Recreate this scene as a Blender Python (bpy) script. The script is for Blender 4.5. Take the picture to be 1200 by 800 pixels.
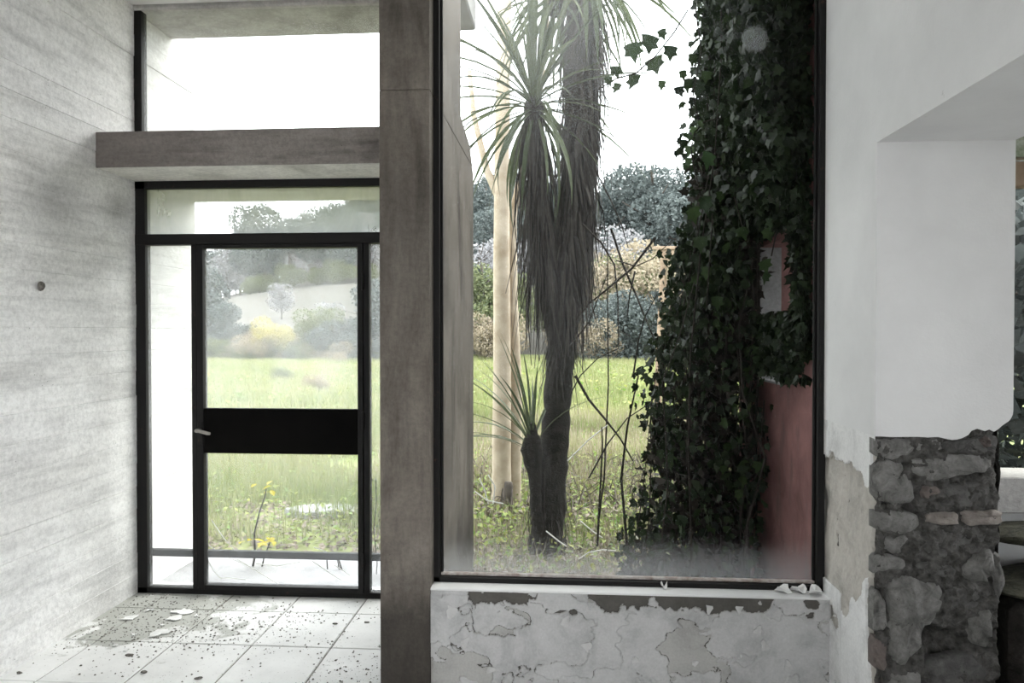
import bpy, bmesh, math, random
import numpy as np
from mathutils import Vector, Matrix, Euler

for _o in list(bpy.data.objects):
    bpy.data.objects.remove(_o)
random.seed(7)
RNG = np.random.default_rng(11)
scene = bpy.context.scene
COL = scene.collection
R = math.radians

# ------------------------------------------------------------------ camera
CAM_Z, YAW, PITCH, FPX = 1.57, R(4.04), R(-0.8), 850.0
cam_data = bpy.data.cameras.new('camera')
cam_data.sensor_width = 36.0
cam_data.lens = 36.0 * FPX / 1200.0
cam_data.clip_start = 0.05
cam_data.clip_end = 800
cam = bpy.data.objects.new('camera', cam_data)
COL.objects.link(cam)
cam.location = (0, 0, CAM_Z)
cam.rotation_euler = (R(90) + PITCH, 0, YAW)
scene.camera = cam

# ------------------------------------------------------------------ sky: even white overcast
SKY = 3.3
world = bpy.data.worlds.new('overcast_sky')
scene.world = world
world.use_nodes = True
bg = world.node_tree.nodes['Background']
bg.inputs[0].default_value = (0.955, 0.98, 1.0, 1)
bg.inputs[1].default_value = SKY
# weak, very soft sun behind the cloud
sun_d = bpy.data.lights.new('veiled_sun', 'SUN')
sun_d.energy = 3.0
sun_d.angle = R(60)
sun_d.color = (1.0, 0.95, 0.86)
sun = bpy.data.objects.new('veiled_sun', sun_d)
COL.objects.link(sun)
sun.rotation_euler = (R(42), 0, R(140))

vs = scene.view_settings
vs.view_transform = 'Standard'
vs.look = 'None'
vs.exposure = 0.72
vs.gamma = 1.0
vs.use_curve_mapping = False

# ------------------------------------------------------------------ helpers
_cp, _sp = math.cos(PITCH), math.sin(PITCH)
_f0 = np.array([-math.sin(YAW), math.cos(YAW), 0.0])
_RT = np.array([math.cos(YAW), math.sin(YAW), 0.0])
_FW = _f0 * _cp + np.array([0, 0, _sp])
_UP = np.cross(_RT, _FW)


def at(px, py, Y):
    """survey helper: photo measurement -> point of the place at depth Y"""
    d = _FW + _RT * (px - 600) / FPX - _UP * (py - 400) / FPX
    p = np.array([0, 0, CAM_Z]) + d * (Y / d[1])
    return (float(p[0]), float(p[1]), float(p[2]))


def wloc(o):
    v = Vector((0, 0, 0))
    while o is not None:
        v = v + o.location
        o = o.parent
    return v


def link(o, parent=None):
    COL.objects.link(o)
    if parent is not None:
        o.parent = parent
    return o


def tag(o, label=None, cat=None, group=None, kind=None):
    if label:
        o['label'] = label
    if cat:
        o['category'] = cat
    if group:
        o['group'] = group
    if kind:
        o['kind'] = kind
    return o


def empty(name, loc=(0, 0, 0)):
    o = bpy.data.objects.new(name, None)
    o.empty_display_size = 0.05
    o.location = loc
    COL.objects.link(o)
    return o


def fastmesh(name, V, F, smooth=False):
    V = np.asarray(V, dtype=np.float32).reshape(-1, 3)
    me = bpy.data.meshes.new(name)
    if isinstance(F, np.ndarray):
        k = F.shape[1]
        me.vertices.add(len(V))
        me.vertices.foreach_set('co', V.ravel())
        me.loops.add(F.size)
        me.loops.foreach_set('vertex_index', F.astype(np.int32).ravel())
        me.polygons.add(len(F))
        me.polygons.foreach_set('loop_start', np.arange(0, F.size, k, dtype=np.int32))
        me.polygons.foreach_set('loop_total', np.full(len(F), k, dtype=np.int32))
        me.update(calc_edges=True)
    else:
        me.from_pydata([tuple(map(float, v)) for v in V], [], F)
        me.update()
    if smooth:
        me.polygons.foreach_set('use_smooth', np.ones(len(me.polygons), dtype=bool))
    return me


def mobj(name, me, m, parent=None, loc=None):
    """link a mesh; without loc its vertices are world coordinates"""
    if m is not None and len(me.materials) == 0:
        me.materials.append(m)
    o = bpy.data.objects.new(name, me)
    COL.objects.link(o)
    if parent is not None:
        o.parent = parent
        o.location = -wloc(parent) if loc is None else loc
    elif loc is not None:
        o.location = loc
    return o


class MB:
    """collects shapes into one mesh"""

    def __init__(self):
        self.v, self.f = [], []

    def box(self, x0, x1, y0, y1, z0, z1):
        b = len(self.v)
        self.v += [(x0, y0, z0), (x1, y0, z0), (x1, y1, z0), (x0, y1, z0),
                   (x0, y0, z1), (x1, y0, z1), (x1, y1, z1), (x0, y1, z1)]
        self.f += [tuple(b + i for i in q) for q in
                   ((0, 3, 2, 1), (4, 5, 6, 7), (0, 1, 5, 4), (1, 2, 6, 5), (2, 3, 7, 6), (3, 0, 4, 7))]
        return self

    def prism(self, pts, axis, a, b):
        """polygon (2D) extruded along an axis: 'x' -> pts are (y,z), 'y' -> (x,z), 'z' -> (x,y)"""
        n = len(pts)
        s = len(self.v)
        for t in (a, b):
            for p in pts:
                self.v.append({'x': (t, p[0], p[1]), 'y': (p[0], t, p[1]), 'z': (p[0], p[1], t)}[axis])
        self.f.append(tuple(s + i for i in range(n)))
        self.f.append(tuple(s + n + i for i in reversed(range(n))))
        for i in range(n):
            j = (i + 1) % n
            self.f.append((s + i, s + n + i, s + n + j, s + j))
        return self

    def tube(self, pts, rad, n=6):
        P = [Vector(p) for p in pts]
        if not hasattr(rad, '__len__'):
            rad = [rad] * len(P)
        s = len(self.v)
        up = Vector((0.31, 0.17, 0.93)).normalized()
        for i, p in enumerate(P):
            t = (P[min(i + 1, len(P) - 1)] - P[max(i - 1, 0)]).normalized()
            a = t.cross(up)
            if a.length < 1e-3:
                a = t.cross(Vector((1, 0, 0)))
            a.normalize()
            b = t.cross(a)
            for k in range(n):
                an = 2 * math.pi * k / n
                self.v.append(tuple(p + (a * math.cos(an) + b * math.sin(an)) * rad[i]))
        for i in range(len(P) - 1):
            for k in range(n):
                k2 = (k + 1) % n
                self.f.append((s + i * n + k, s + i * n + k2, s + (i + 1) * n + k2, s + (i + 1) * n + k))
        self.f.append(tuple(s + k for k in reversed(range(n))))
        e = s + (len(P) - 1) * n
        self.f.append(tuple(e + k for k in range(n)))
        return self

    def build(self, name, m, parent=None, bevel=0.0, seg=1, smooth=False, loc=None):
        me = bpy.data.meshes.new(name)
        me.from_pydata(self.v, [], self.f)
        bm = bmesh.new()
        bm.from_mesh(me)
        bmesh.ops.recalc_face_normals(bm, faces=bm.faces)
        if bevel > 0:
            bmesh.ops.bevel(bm, geom=list(bm.edges), offset=bevel, segments=seg, affect='EDGES', profile=0.6)
        bm.to_mesh(me)
        bm.free()
        if smooth:
            me.polygons.foreach_set('use_smooth', np.ones(len(me.polygons), dtype=bool))
        return mobj(name, me, m, parent, loc)


def box(name, m, x0, x1, y0, y1, z0, z1, parent=None, bevel=0.004):
    return MB().box(x0, x1, y0, y1, z0, z1).build(name, m, parent, bevel)


# numpy value noise
def _hash(ix, iy, seed):
    h = (ix.astype(np.int64) * 374761393 + iy.astype(np.int64) * 668265263 + seed * 982451653) & 0x7fffffff
    h = ((h ^ (h >> 13)) * 1274126177) & 0x7fffffff
    h = h ^ (h >> 16)
    return (h & 0xffff) / 65535.0


def vnoise(x, y, seed=0):
    x = np.asarray(x, dtype=float)
    y = np.asarray(y, dtype=float)
    ix, iy = np.floor(x), np.floor(y)
    fx, fy = x - ix, y - iy
    fx = fx * fx * (3 - 2 * fx)
    fy = fy * fy * (3 - 2 * fy)
    a = _hash(ix, iy, seed)
    b = _hash(ix + 1, iy, seed)
    c = _hash(ix, iy + 1, seed)
    d = _hash(ix + 1, iy + 1, seed)
    return (a * (1 - fx) + b * fx) * (1 - fy) + (c * (1 - fx) + d * fx) * fy


def fbm(x, y, seed=0, oct=4):
    s, a, t = 0.0, 0.5, 0.0
    for i in range(oct):
        s = s + a * vnoise(np.asarray(x) * 2 ** i + 17.3 * i, np.asarray(y) * 2 ** i + 5.1 * i, seed + i)
        t += a
        a *= 0.5
    return s / t


def rotmats(n, tilt=None, rng=RNG):
    """random rotation matrices; tilt limits the lean from upright (radians)"""
    az = rng.uniform(0, 2 * np.pi, n)
    if tilt is None:
        q = rng.normal(size=(n, 4))
        q /= np.linalg.norm(q, axis=1)[:, None]
        w, x, y, z = q.T
        return np.stack([np.stack([1 - 2 * (y * y + z * z), 2 * (x * y - z * w), 2 * (x * z + y * w)], -1),
                         np.stack([2 * (x * y + z * w), 1 - 2 * (x * x + z * z), 2 * (y * z - x * w)], -1),
                         np.stack([2 * (x * z - y * w), 2 * (y * z + x * w), 1 - 2 * (x * x + y * y)], -1)], 1)
    t = rng.uniform(0, tilt, n)
    c, s = np.cos(az), np.sin(az)
    Rz = np.zeros((n, 3, 3))
    Rz[:, 0, 0] = c
    Rz[:, 0, 1] = -s
    Rz[:, 1, 0] = s
    Rz[:, 1, 1] = c
    Rz[:, 2, 2] = 1
    c, s = np.cos(t), np.sin(t)
    Rx = np.zeros((n, 3, 3))
    Rx[:, 0, 0] = 1
    Rx[:, 1, 1] = c
    Rx[:, 1, 2] = -s
    Rx[:, 2, 1] = s
    Rx[:, 2, 2] = c
    return Rz @ Rx


def scatter(T, F, pos, rot, scl, col=None):
    """join copies of a template; returns V, F, per-vertex random value"""
    T = np.asarray(T, float)
    F = np.asarray(F)
    n, k = len(pos), len(T)
    scl = np.asarray(scl)
    if scl.ndim == 1:
        scl = np.repeat(scl[:, None], 3, 1)
    P = T[None] * scl[:, None, :]
    V = np.einsum('nij,nkj->nki', rot, P) + np.asarray(pos)[:, None, :]
    FF = (F[None] + (np.arange(n) * k)[:, None, None]).reshape(-1, F.shape[1])
    return V.reshape(-1, 3), FF


def rnd_attr(me, per, n, rng=RNG):
    """one random value for each copy, stored as a vertex attribute 'rnd'"""
    a = me.attributes.new('rnd', 'FLOAT', 'POINT')
    v = np.repeat(rng.random(n), per).astype(np.float32)
    a.data.foreach_set('value', v)


# ------------------------------------------------------------------ materials
class NT:
    def __init__(self, name):
        self.m = bpy.data.materials.new(name)
        self.m.use_nodes = True
        self.t = self.m.node_tree
        self.b = self.t.nodes['Principled BSDF']
        self.b.inputs['Specular IOR Level'].default_value = 0.25

    def n(self, typ, **kw):
        nd = self.t.nodes.new(typ)
        for k, v in kw.items():
            setattr(nd, k, v)
        return nd

    def l(self, a, b):
        self.t.links.new(a, b)

    def coord(self, scale=(1, 1, 1), kind='world'):
        if kind == 'world':
            g = self.n('ShaderNodeNewGeometry').outputs['Position']
        else:
            g = self.n('ShaderNodeTexCoord').outputs['Object']
        mp = self.n('ShaderNodeMapping')
        mp.inputs['Scale'].default_value = scale
        self.l(g, mp.inputs[0])
        return mp.outputs[0]

    def noise(self, vec, scale, detail=5, rough=0.6, dist=0.0):
        nd = self.n('ShaderNodeTexNoise')
        nd.inputs['Scale'].default_value = scale
        nd.inputs['Detail'].default_value = detail
        nd.inputs['Roughness'].default_value = rough
        nd.inputs['Distortion'].default_value = dist
        self.l(vec, nd.inputs['Vector'])
        return nd.outputs[0]

    def voro(self, vec, scale, out='Distance'):
        nd = self.n('ShaderNodeTexVoronoi')
        nd.inputs['Scale'].default_value = scale
        self.l(vec, nd.inputs['Vector'])
        return nd.outputs[out]

    def ramp(self, fac, stops, interp='LINEAR'):
        nd = self.n('ShaderNodeValToRGB')
        nd.color_ramp.interpolation = interp
        el = nd.color_ramp.elements
        while len(el) < len(stops):
            el.new(0.5)
        for e, (p, c) in zip(el, stops):
            e.position = p
            e.color = (c, c, c, 1) if not hasattr(c, '__len__') else (*c, 1)
        self.l(fac, nd.inputs[0])
        return nd.outputs[0]

    def mix(self, fac, a, b, mode='MIX'):
        nd = self.n('ShaderNodeMix', data_type='RGBA', blend_type=mode)
        for s, v in ((nd.inputs[0], fac), (nd.inputs[6], a), (nd.inputs[7], b)):
            if hasattr(v, 'is_linked') or hasattr(v, 'links'):
                self.l(v, s)
            elif hasattr(v, '__len__'):
                s.default_value = (*v, 1)
            else:
                s.default_value = v if s.type == 'VALUE' else (v, v, v, 1)
        return nd.outputs[2]

    def math(self, op, a, b=0.0):
        nd = self.n('ShaderNodeMath', operation=op)
        for s, v in ((nd.inputs[0], a), (nd.inputs[1], b)):
            if hasattr(v, 'links'):
                self.l(v, s)
            else:
                s.default_value = v
        return nd.outputs[0]

    def bump(self, h, strength=0.4, dist=0.01):
        nd = self.n('ShaderNodeBump')
        nd.inputs['Strength'].default_value = strength
        nd.inputs['Distance'].default_value = dist
        self.l(h, nd.inputs['Height'])
        self.l(nd.outputs[0], self.b.inputs['Normal'])

    def col(self, c, rough=0.85):
        if hasattr(c, 'links'):
            self.l(c, self.b.inputs['Base Color'])
        else:
            self.b.inputs['Base Color'].default_value = (*c, 1)
        if hasattr(rough, 'links'):
            self.l(rough, self.b.inputs['Roughness'])
        else:
            self.b.inputs['Roughness'].default_value = rough
        return self


def simple(name, a, b, scale=6.0, rough=0.85, bump=0.3, bscale=60, kind='world', bd=0.004):
    t = NT(name)
    v = t.coord(kind=kind)
    t.col(t.ramp(t.noise(v, scale), [(0.3, a), (0.7, b)]), rough)
    if bump:
        t.bump(t.noise(v, bscale, 4), bump, bd)
    return t.m


M = {}


def concrete(name, light, dark, stain, pits=True, streak=(1, 1, 1), stain_pos=(0.52, 0.72), damp=(), spots=()):
    t = NT(name)
    v = t.coord()
    base = t.ramp(t.noise(v, 2.2, 8, 0.62, 0.4), [(0.3, dark), (0.68, light)])
    vs_ = t.coord(streak)
    st = t.ramp(t.noise(vs_, 1.7, 6, 0.6, 0.6), [(stain_pos[0], 0.0), (stain_pos[1], 1.0)])
    c = t.mix(st, base, stain)
    mid = t.ramp(t.noise(vs_, 7.5, 7, 0.68, 0.25), [(0.34, 0.79), (0.5, 0.97), (0.66, 1.06)])
    c = t.mix(1.0, c, mid, 'MULTIPLY')
    fine = t.ramp(t.noise(v, 48, 4, 0.75), [(0.3, 0.80), (0.6, 1.05)])
    c = t.mix(1.0, c, fine, 'MULTIPLY')
    for (zz0, zz1, dk) in damp:
        sp = t.n('ShaderNodeSeparateXYZ')
        t.l(v, sp.inputs[0])
        w = t.math('ADD', sp.outputs[2], t.math('MULTIPLY', t.noise(v, 5.0, 6, 0.65), -0.5))
        c = t.mix(1.0, c, t.ramp(w, [(zz0, dk), (zz1, 1.0)]), 'MULTIPLY')
    for (cx, cy, cz, rad, dk) in spots:
        ds = t.n('ShaderNodeVectorMath', operation='DISTANCE')
        t.l(v, ds.inputs[0])
        ds.inputs[1].default_value = (cx, cy, cz)
        w = t.math('ADD', ds.outputs['Value'], t.math('MULTIPLY', t.noise(vs_, 4.5, 6, 0.65, 0.5), rad * 1.6))
        c = t.mix(1.0, c, t.ramp(w, [(rad * .75, dk), (min(1.0, rad * 1.9), 1.0)]), 'MULTIPLY')
    h = t.noise(v, 55, 5, 0.7)
    if pits:
        pd = t.voro(v, 34)
        sel = t.noise(v, 5.0, 2)
        pit = t.ramp(t.math('ADD', pd, t.ramp(sel, [(0.45, 0.25), (0.62, 0.0)])), [(0.05, 0.0), (0.12, 1.0)])
        c = t.mix(t.math('ADD', t.math('MULTIPLY', pit, 0.65), 0.35), (0.10, 0.09, 0.08), c)
        h = t.math('ADD', h, pit)
    t.col(c, 0.9)
    t.bump(h, 0.55, 0.008)
    return t.m


M['concrete_left'] = concrete('board_formed_concrete', (0.97, 0.967, 0.962), (0.84, 0.832, 0.825), (0.62, 0.61, 0.595), streak=(1, 0.22, 1.9), stain_pos=(0.55, 0.8), spots=((-2.55, 3.45, 2.22, .34, .62), (-2.55, 2.9, 2.05, .30, .72), (-2.55, 4.0, 2.28, .16, .6), (-2.55, 3.95, .22, .28, .72)))
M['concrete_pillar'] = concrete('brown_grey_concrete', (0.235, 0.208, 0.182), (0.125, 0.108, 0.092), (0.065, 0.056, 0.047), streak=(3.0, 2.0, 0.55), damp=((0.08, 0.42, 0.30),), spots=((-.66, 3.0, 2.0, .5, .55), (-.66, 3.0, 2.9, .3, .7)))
M['concrete_beam'] = concrete('weathered_beam_concrete', (0.33, 0.30, 0.28), (0.19, 0.168, 0.155), (0.11, 0.096, 0.088), streak=(0.7, 1, 3))
M['concrete_out'] = concrete('grey_outdoor_concrete', (0.56, 0.55, 0.53), (0.40, 0.39, 0.38), (0.28, 0.27, 0.255))
M['concrete_slab2'] = concrete('pale_limewashed_concrete', (0.84, 0.82, 0.78), (0.70, 0.68, 0.64), (0.52, 0.50, 0.46))
M['concrete_slab'] = concrete('pale_threshold_concrete', (0.40, 0.40, 0.415), (0.31, 0.31, 0.32), (0.22, 0.22, 0.22))


def plaster_white():
    t = NT('white_plaster')
    v = t.coord()
    c = t.ramp(t.noise(v, 1.6, 6, 0.6), [(0.3, (0.64, 0.64, 0.64)), (0.65, (0.76, 0.76, 0.76))])
    sp = t.ramp(t.noise(v, 22, 3), [(0.72, 0.0), (0.78, 1.0)])
    c = t.mix(t.math('MULTIPLY', sp, 0.35), c, (0.3, 0.28, 0.26))
    t.col(c, 0.9)
    t.bump(t.noise(v, 90, 4), 0.25, 0.004)
    return t.m


M['plaster'] = plaster_white()


def peel(name, bare, mid, top):
    """colour by layer: 'lvl' 0 bare ground, 0.5 old coat, 1 white paint"""
    t = NT(name)
    v = t.coord()
    at_ = t.n('ShaderNodeAttribute', attribute_name='lvl')
    c = t.ramp(at_.outputs['Fac'], [(0.0, bare), (0.25, mid), (0.75, top)], 'CONSTANT')
    f = t.ramp(t.noise(v, 6, 7, 0.7, 0.4), [(0.3, 0.66), (0.5, 0.95), (0.7, 1.06)])
    c = t.mix(1.0, c, f, 'MULTIPLY')
    g = t.ramp(t.noise(v, 110, 3, 0.7), [(0.3, 0.9), (0.7, 1.05)])
    c = t.mix(1.0, c, g, 'MULTIPLY')
    t.col(c, 0.88)
    t.bump(t.noise(v, 120, 4), 0.3, 0.003)
    return t.m


M['peel_low'] = peel('peeling_white_paint', (0.11, 0.104, 0.095), (0.42, 0.415, 0.40), (0.50, 0.50, 0.50))
M['peel_right'] = peel('peeled_render', (0.10, 0.095, 0.088), (0.50, 0.475, 0.435), (0.76, 0.76, 0.755))
M['mortar'] = simple('crumbling_mortar', (0.028, 0.027, 0.025), (0.155, 0.15, 0.143), 30, 0.95, 1.0, 60, bd=0.02)


def stone(name, a, b):
    t = NT(name)
    v = t.coord()
    c = t.ramp(t.noise(v, 20, 8, 0.72, 0.8), [(0.32, a), (0.66, b)])
    sp = t.ramp(t.noise(v, 75, 2), [(0.66, 0.0), (0.72, 1.0)])
    c = t.mix(t.math('MULTIPLY', sp, 0.5), c, (0.07, 0.065, 0.06))
    t.col(c, 0.92)
    t.bump(t.noise(v, 38, 8, 0.75), 1.0, 0.022)
    return t.m


M['stone'] = stone('grey_field_stone', (0.125, 0.122, 0.118), (0.35, 0.342, 0.33))
M['stone_dark'] = stone('dark_field_stone', (0.07, 0.068, 0.066), (0.20, 0.196, 0.19))
M['brick'] = stone('pale_clay_brick', (0.28, 0.245, 0.225), (0.48, 0.435, 0.40))
M['brick_red'] = stone('reddish_clay_brick', (0.15, 0.125, 0.115), (0.25, 0.21, 0.195))
M['moss'] = stone('mossy_stone', (0.012, 0.013, 0.009), (0.10, 0.098, 0.07))


def steel():
    t = NT('black_rusty_steel')
    v = t.coord()
    rust = t.ramp(t.noise(v, 18, 6, 0.7), [(0.62, 0.0), (0.74, 1.0)])
    t.col(t.mix(rust, (0.007, 0.0065, 0.0065), (0.06, 0.032, 0.022)), 0.6)
    t.bump(t.noise(v, 140, 3), 0.3, 0.002)
    return t.m


M['steel'] = steel()
M['panel'] = simple('matt_black_panel', (0.0025, 0.0025, 0.0025), (0.006, 0.0055, 0.005), 5, 0.8, 0.1, 80)
M['panel'].node_tree.nodes['Principled BSDF'].inputs['Specular IOR Level'].default_value = 0.05
M['putty'] = simple('cracked_pale_putty', (0.30, 0.22, 0.19), (0.62, 0.60, 0.58), 30, 0.8, 0.4, 120)
M['handle'] = simple('worn_grey_metal', (0.28, 0.26, 0.24), (0.40, 0.38, 0.35), 30, 0.4, 0.1)
M['rail'] = simple('dark_grey_painted_rail', (0.02, 0.021, 0.022), (0.04, 0.041, 0.043), 12, 0.6, 0.2)
M['pink'] = None


def pink_wall():
    t = NT('faded_red_render')
    v = t.coord()
    c = t.ramp(t.noise(v, 3.5, 7, 0.62, 0.5), [(0.3, (0.13, 0.062, 0.060)), (0.7, (0.29, 0.145, 0.14))])
    st = t.ramp(t.noise(t.coord((3, 3, 0.8)), 3.0, 5), [(0.55, 0.0), (0.75, 1.0)])
    t.col(t.mix(st, c, (0.09, 0.07, 0.065)), 0.9)
    t.bump(t.noise(v, 60, 5), 0.4, 0.006)
    return t.m


M['pink'] = pink_wall()


def glass(name, dust_bloom_stops, grime_z=None, streak=0.5, dust_bloom_col=(0.80, 0.82, 0.85), pale_disc=None, xgrad=None, zgrad=None):
    """thin clear pane with a pale veil: dust, and painted bloom of the bright sky"""
    t = NT(name)
    t.t.nodes.remove(t.b)
    out = [n for n in t.t.nodes if n.type == 'OUTPUT_MATERIAL'][0]
    v = t.coord()
    tr = t.n('ShaderNodeBsdfTransparent')
    tr.inputs[0].default_value = (0.97, 0.985, 0.98, 1)
    gl = t.n('ShaderNodeBsdfGlossy')
    gl.inputs['Roughness'].default_value = 0.03
    m1 = t.n('ShaderNodeMixShader')
    m1.inputs[0].default_value = 0.0015
    t.l(tr.outputs[0], m1.inputs[1])
    t.l(gl.outputs[0], m1.inputs[2])
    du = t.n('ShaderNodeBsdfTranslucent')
    du.inputs[0].default_value = (*dust_bloom_col, 1)
    d = t.ramp(t.noise(t.coord((2.2, 1, 0.9)), 2.2, 7, 0.6, 0.8), dust_bloom_stops)
    if xgrad:  # veil fades sideways, painting bloom only beside the open sky
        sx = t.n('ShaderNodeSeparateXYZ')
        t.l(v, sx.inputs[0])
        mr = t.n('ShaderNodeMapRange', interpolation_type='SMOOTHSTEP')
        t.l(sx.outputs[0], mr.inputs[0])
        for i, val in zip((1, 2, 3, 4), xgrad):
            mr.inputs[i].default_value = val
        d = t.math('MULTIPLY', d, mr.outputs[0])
    if zgrad:  # veil thickens with height as painted sky bloom
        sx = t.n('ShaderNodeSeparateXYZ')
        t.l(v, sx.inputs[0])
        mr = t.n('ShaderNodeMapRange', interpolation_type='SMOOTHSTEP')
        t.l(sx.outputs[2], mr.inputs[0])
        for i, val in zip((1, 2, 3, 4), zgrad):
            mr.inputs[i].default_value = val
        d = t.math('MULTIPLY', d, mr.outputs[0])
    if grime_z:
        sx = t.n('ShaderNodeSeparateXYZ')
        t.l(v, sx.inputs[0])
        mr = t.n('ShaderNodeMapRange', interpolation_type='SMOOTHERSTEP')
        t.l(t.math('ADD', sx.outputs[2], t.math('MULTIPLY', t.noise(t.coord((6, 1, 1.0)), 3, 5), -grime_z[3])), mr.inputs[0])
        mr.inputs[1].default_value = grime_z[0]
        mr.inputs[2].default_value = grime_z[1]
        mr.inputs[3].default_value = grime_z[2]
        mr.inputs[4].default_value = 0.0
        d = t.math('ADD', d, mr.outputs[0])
    if pale_disc:  # round pale spot added to the veil
        for (cx, cz, rr, amt) in pale_disc:
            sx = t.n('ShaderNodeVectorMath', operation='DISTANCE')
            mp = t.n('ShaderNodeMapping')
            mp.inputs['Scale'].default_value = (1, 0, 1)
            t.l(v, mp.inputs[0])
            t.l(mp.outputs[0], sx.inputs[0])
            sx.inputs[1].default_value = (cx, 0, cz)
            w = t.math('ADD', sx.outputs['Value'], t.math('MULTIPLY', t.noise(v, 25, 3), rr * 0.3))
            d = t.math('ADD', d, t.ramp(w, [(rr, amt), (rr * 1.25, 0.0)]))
    m2 = t.n('ShaderNodeMixShader')
    t.l(d, m2.inputs[0])
    t.l(m1.outputs[0], m2.inputs[1])
    t.l(du.outputs[0], m2.inputs[2])
    t.l(m2.outputs[0], out.inputs[0])
    return t.m


M['glass_big'] = glass('dust_and_bloom_window_glass', [(0.3, 0.03), (0.75, 0.13)], (0.42, 0.68, 0.19, 0.10), xgrad=(-0.1, 0.65, 1.0, 0.08), zgrad=(2.1, 3.0, 0.12, 1.1), pale_disc=[(0.805, 2.80, 0.055, 0.10)])  # stronger veil high and left paints the sky's bloom
M['glass_door'] = glass('hazy_door_glass', [(0.3, 0.07), (0.8, 0.18)], (0.0, 0.22, 0.05, 0.1), zgrad=(0.3, 1.5, 0.30, 1.15))  # extra veil towards the top paints bloom over the hills
M['glass_transom'] = glass('bloom_veiled_transom_glass', [(0.3, 0.26), (0.8, 0.42)])  # heavy pale veil paints bloom over the woods behind
M['glass_clear'] = glass('side_room_glass', [(0.3, 0.001), (0.8, 0.004)])
M['glass_up'] = glass('upper_window_glass', [(0.3, 0.04), (0.8, 0.12)])


def leafmat(name, a, b, trans=0.25, rough=0.5, attr=True):
    t = NT(name)
    if attr:
        nd = t.n('ShaderNodeAttribute', attribute_name='rnd')
        f = nd.outputs['Fac']
    else:
        f = t.n('ShaderNodeObjectInfo').outputs['Random']
    c = t.ramp(f, [(0.0, a), (1.0, b)])
    v = t.coord()
    c = t.mix(1.0, c, t.ramp(t.noise(v, 30, 2), [(0.3, 0.75), (0.7, 1.15)]), 'MULTIPLY')
    t.col(c, rough)
    out = [n for n in t.t.nodes if n.type == 'OUTPUT_MATERIAL'][0]
    tl = t.n('ShaderNodeBsdfTranslucent')
    t.l(c, tl.inputs[0])
    mx = t.n('ShaderNodeMixShader')
    mx.inputs[0].default_value = trans
    t.l(t.b.outputs[0], mx.inputs[1])
    t.l(tl.outputs[0], mx.inputs[2])
    t.l(mx.outputs[0], out.inputs[0])
    return t.m


M['grass'] = leafmat('meadow_grass', (0.145, 0.20, 0.06), (0.34, 0.33, 0.175), 0.35)
M['weed'] = leafmat('low_weed_leaf', (0.13, 0.24, 0.05), (0.34, 0.36, 0.10), 0.35)
M['straw'] = leafmat('dry_straw', (0.20, 0.165, 0.11), (0.48, 0.42, 0.32), 0.2)
M['litter'] = leafmat('leaf_litter', (0.10, 0.075, 0.055), (0.27, 0.22, 0.17), 0.1)
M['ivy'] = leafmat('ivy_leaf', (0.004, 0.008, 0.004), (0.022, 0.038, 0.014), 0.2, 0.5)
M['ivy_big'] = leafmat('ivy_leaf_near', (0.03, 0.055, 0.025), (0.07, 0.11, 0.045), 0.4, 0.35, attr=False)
M['ivy_mid'] = leafmat('ivy_leaf_shaded', (0.008, 0.018, 0.007), (0.035, 0.06, 0.02), 0.25, 0.45, attr=False)  # darker copy of the near leaf, shade of the mass in its colour
M['ivy_dead'] = leafmat('withered_ivy_leaf', (0.012, 0.010, 0.009), (0.05, 0.042, 0.036), 0.1, 0.7)
M['yucca_leaf'] = leafmat('sword_leaf', (0.055, 0.075, 0.04), (0.14, 0.165, 0.095), 0.25, 0.5, attr=False)
M['yucca_dead'] = leafmat('dead_sword_leaf', (0.010, 0.009, 0.009), (0.085, 0.075, 0.068), 0.05, 0.8)
M['yucca_bark'] = simple('dark_fibrous_bark', (0.012, 0.011, 0.010), (0.038, 0.034, 0.030), 18, 0.95, 0.9, 70, bd=0.015)
M['pale_bark'] = simple('pale_smooth_bark', (0.36, 0.29, 0.21), (0.58, 0.50, 0.40), 6, 0.8, 0.5, 30)
M['twig'] = simple('dark_twig', (0.016, 0.014, 0.012), (0.04, 0.034, 0.029), 20, 0.9, 0.2)
M['trunk'] = simple('grey_trunk', (0.06, 0.05, 0.045), (0.14, 0.12, 0.10), 8, 0.9, 0.3)
M['wood'] = simple('weathered_wood', (0.17, 0.12, 0.08), (0.34, 0.26, 0.19), 8, 0.85, 0.3)
M['crumb'] = simple('dark_grit', (0.06, 0.055, 0.05), (0.24, 0.225, 0.205), 90, 0.95, 0)
M['scrap'] = simple('lifted_paint', (0.46, 0.46, 0.455), (0.58, 0.58, 0.575), 30, 0.9, 0.2)
M['flake'] = simple('white_plaster_flake', (0.66, 0.66, 0.655), (0.80, 0.80, 0.79), 30, 0.9, 0.2)


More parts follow.
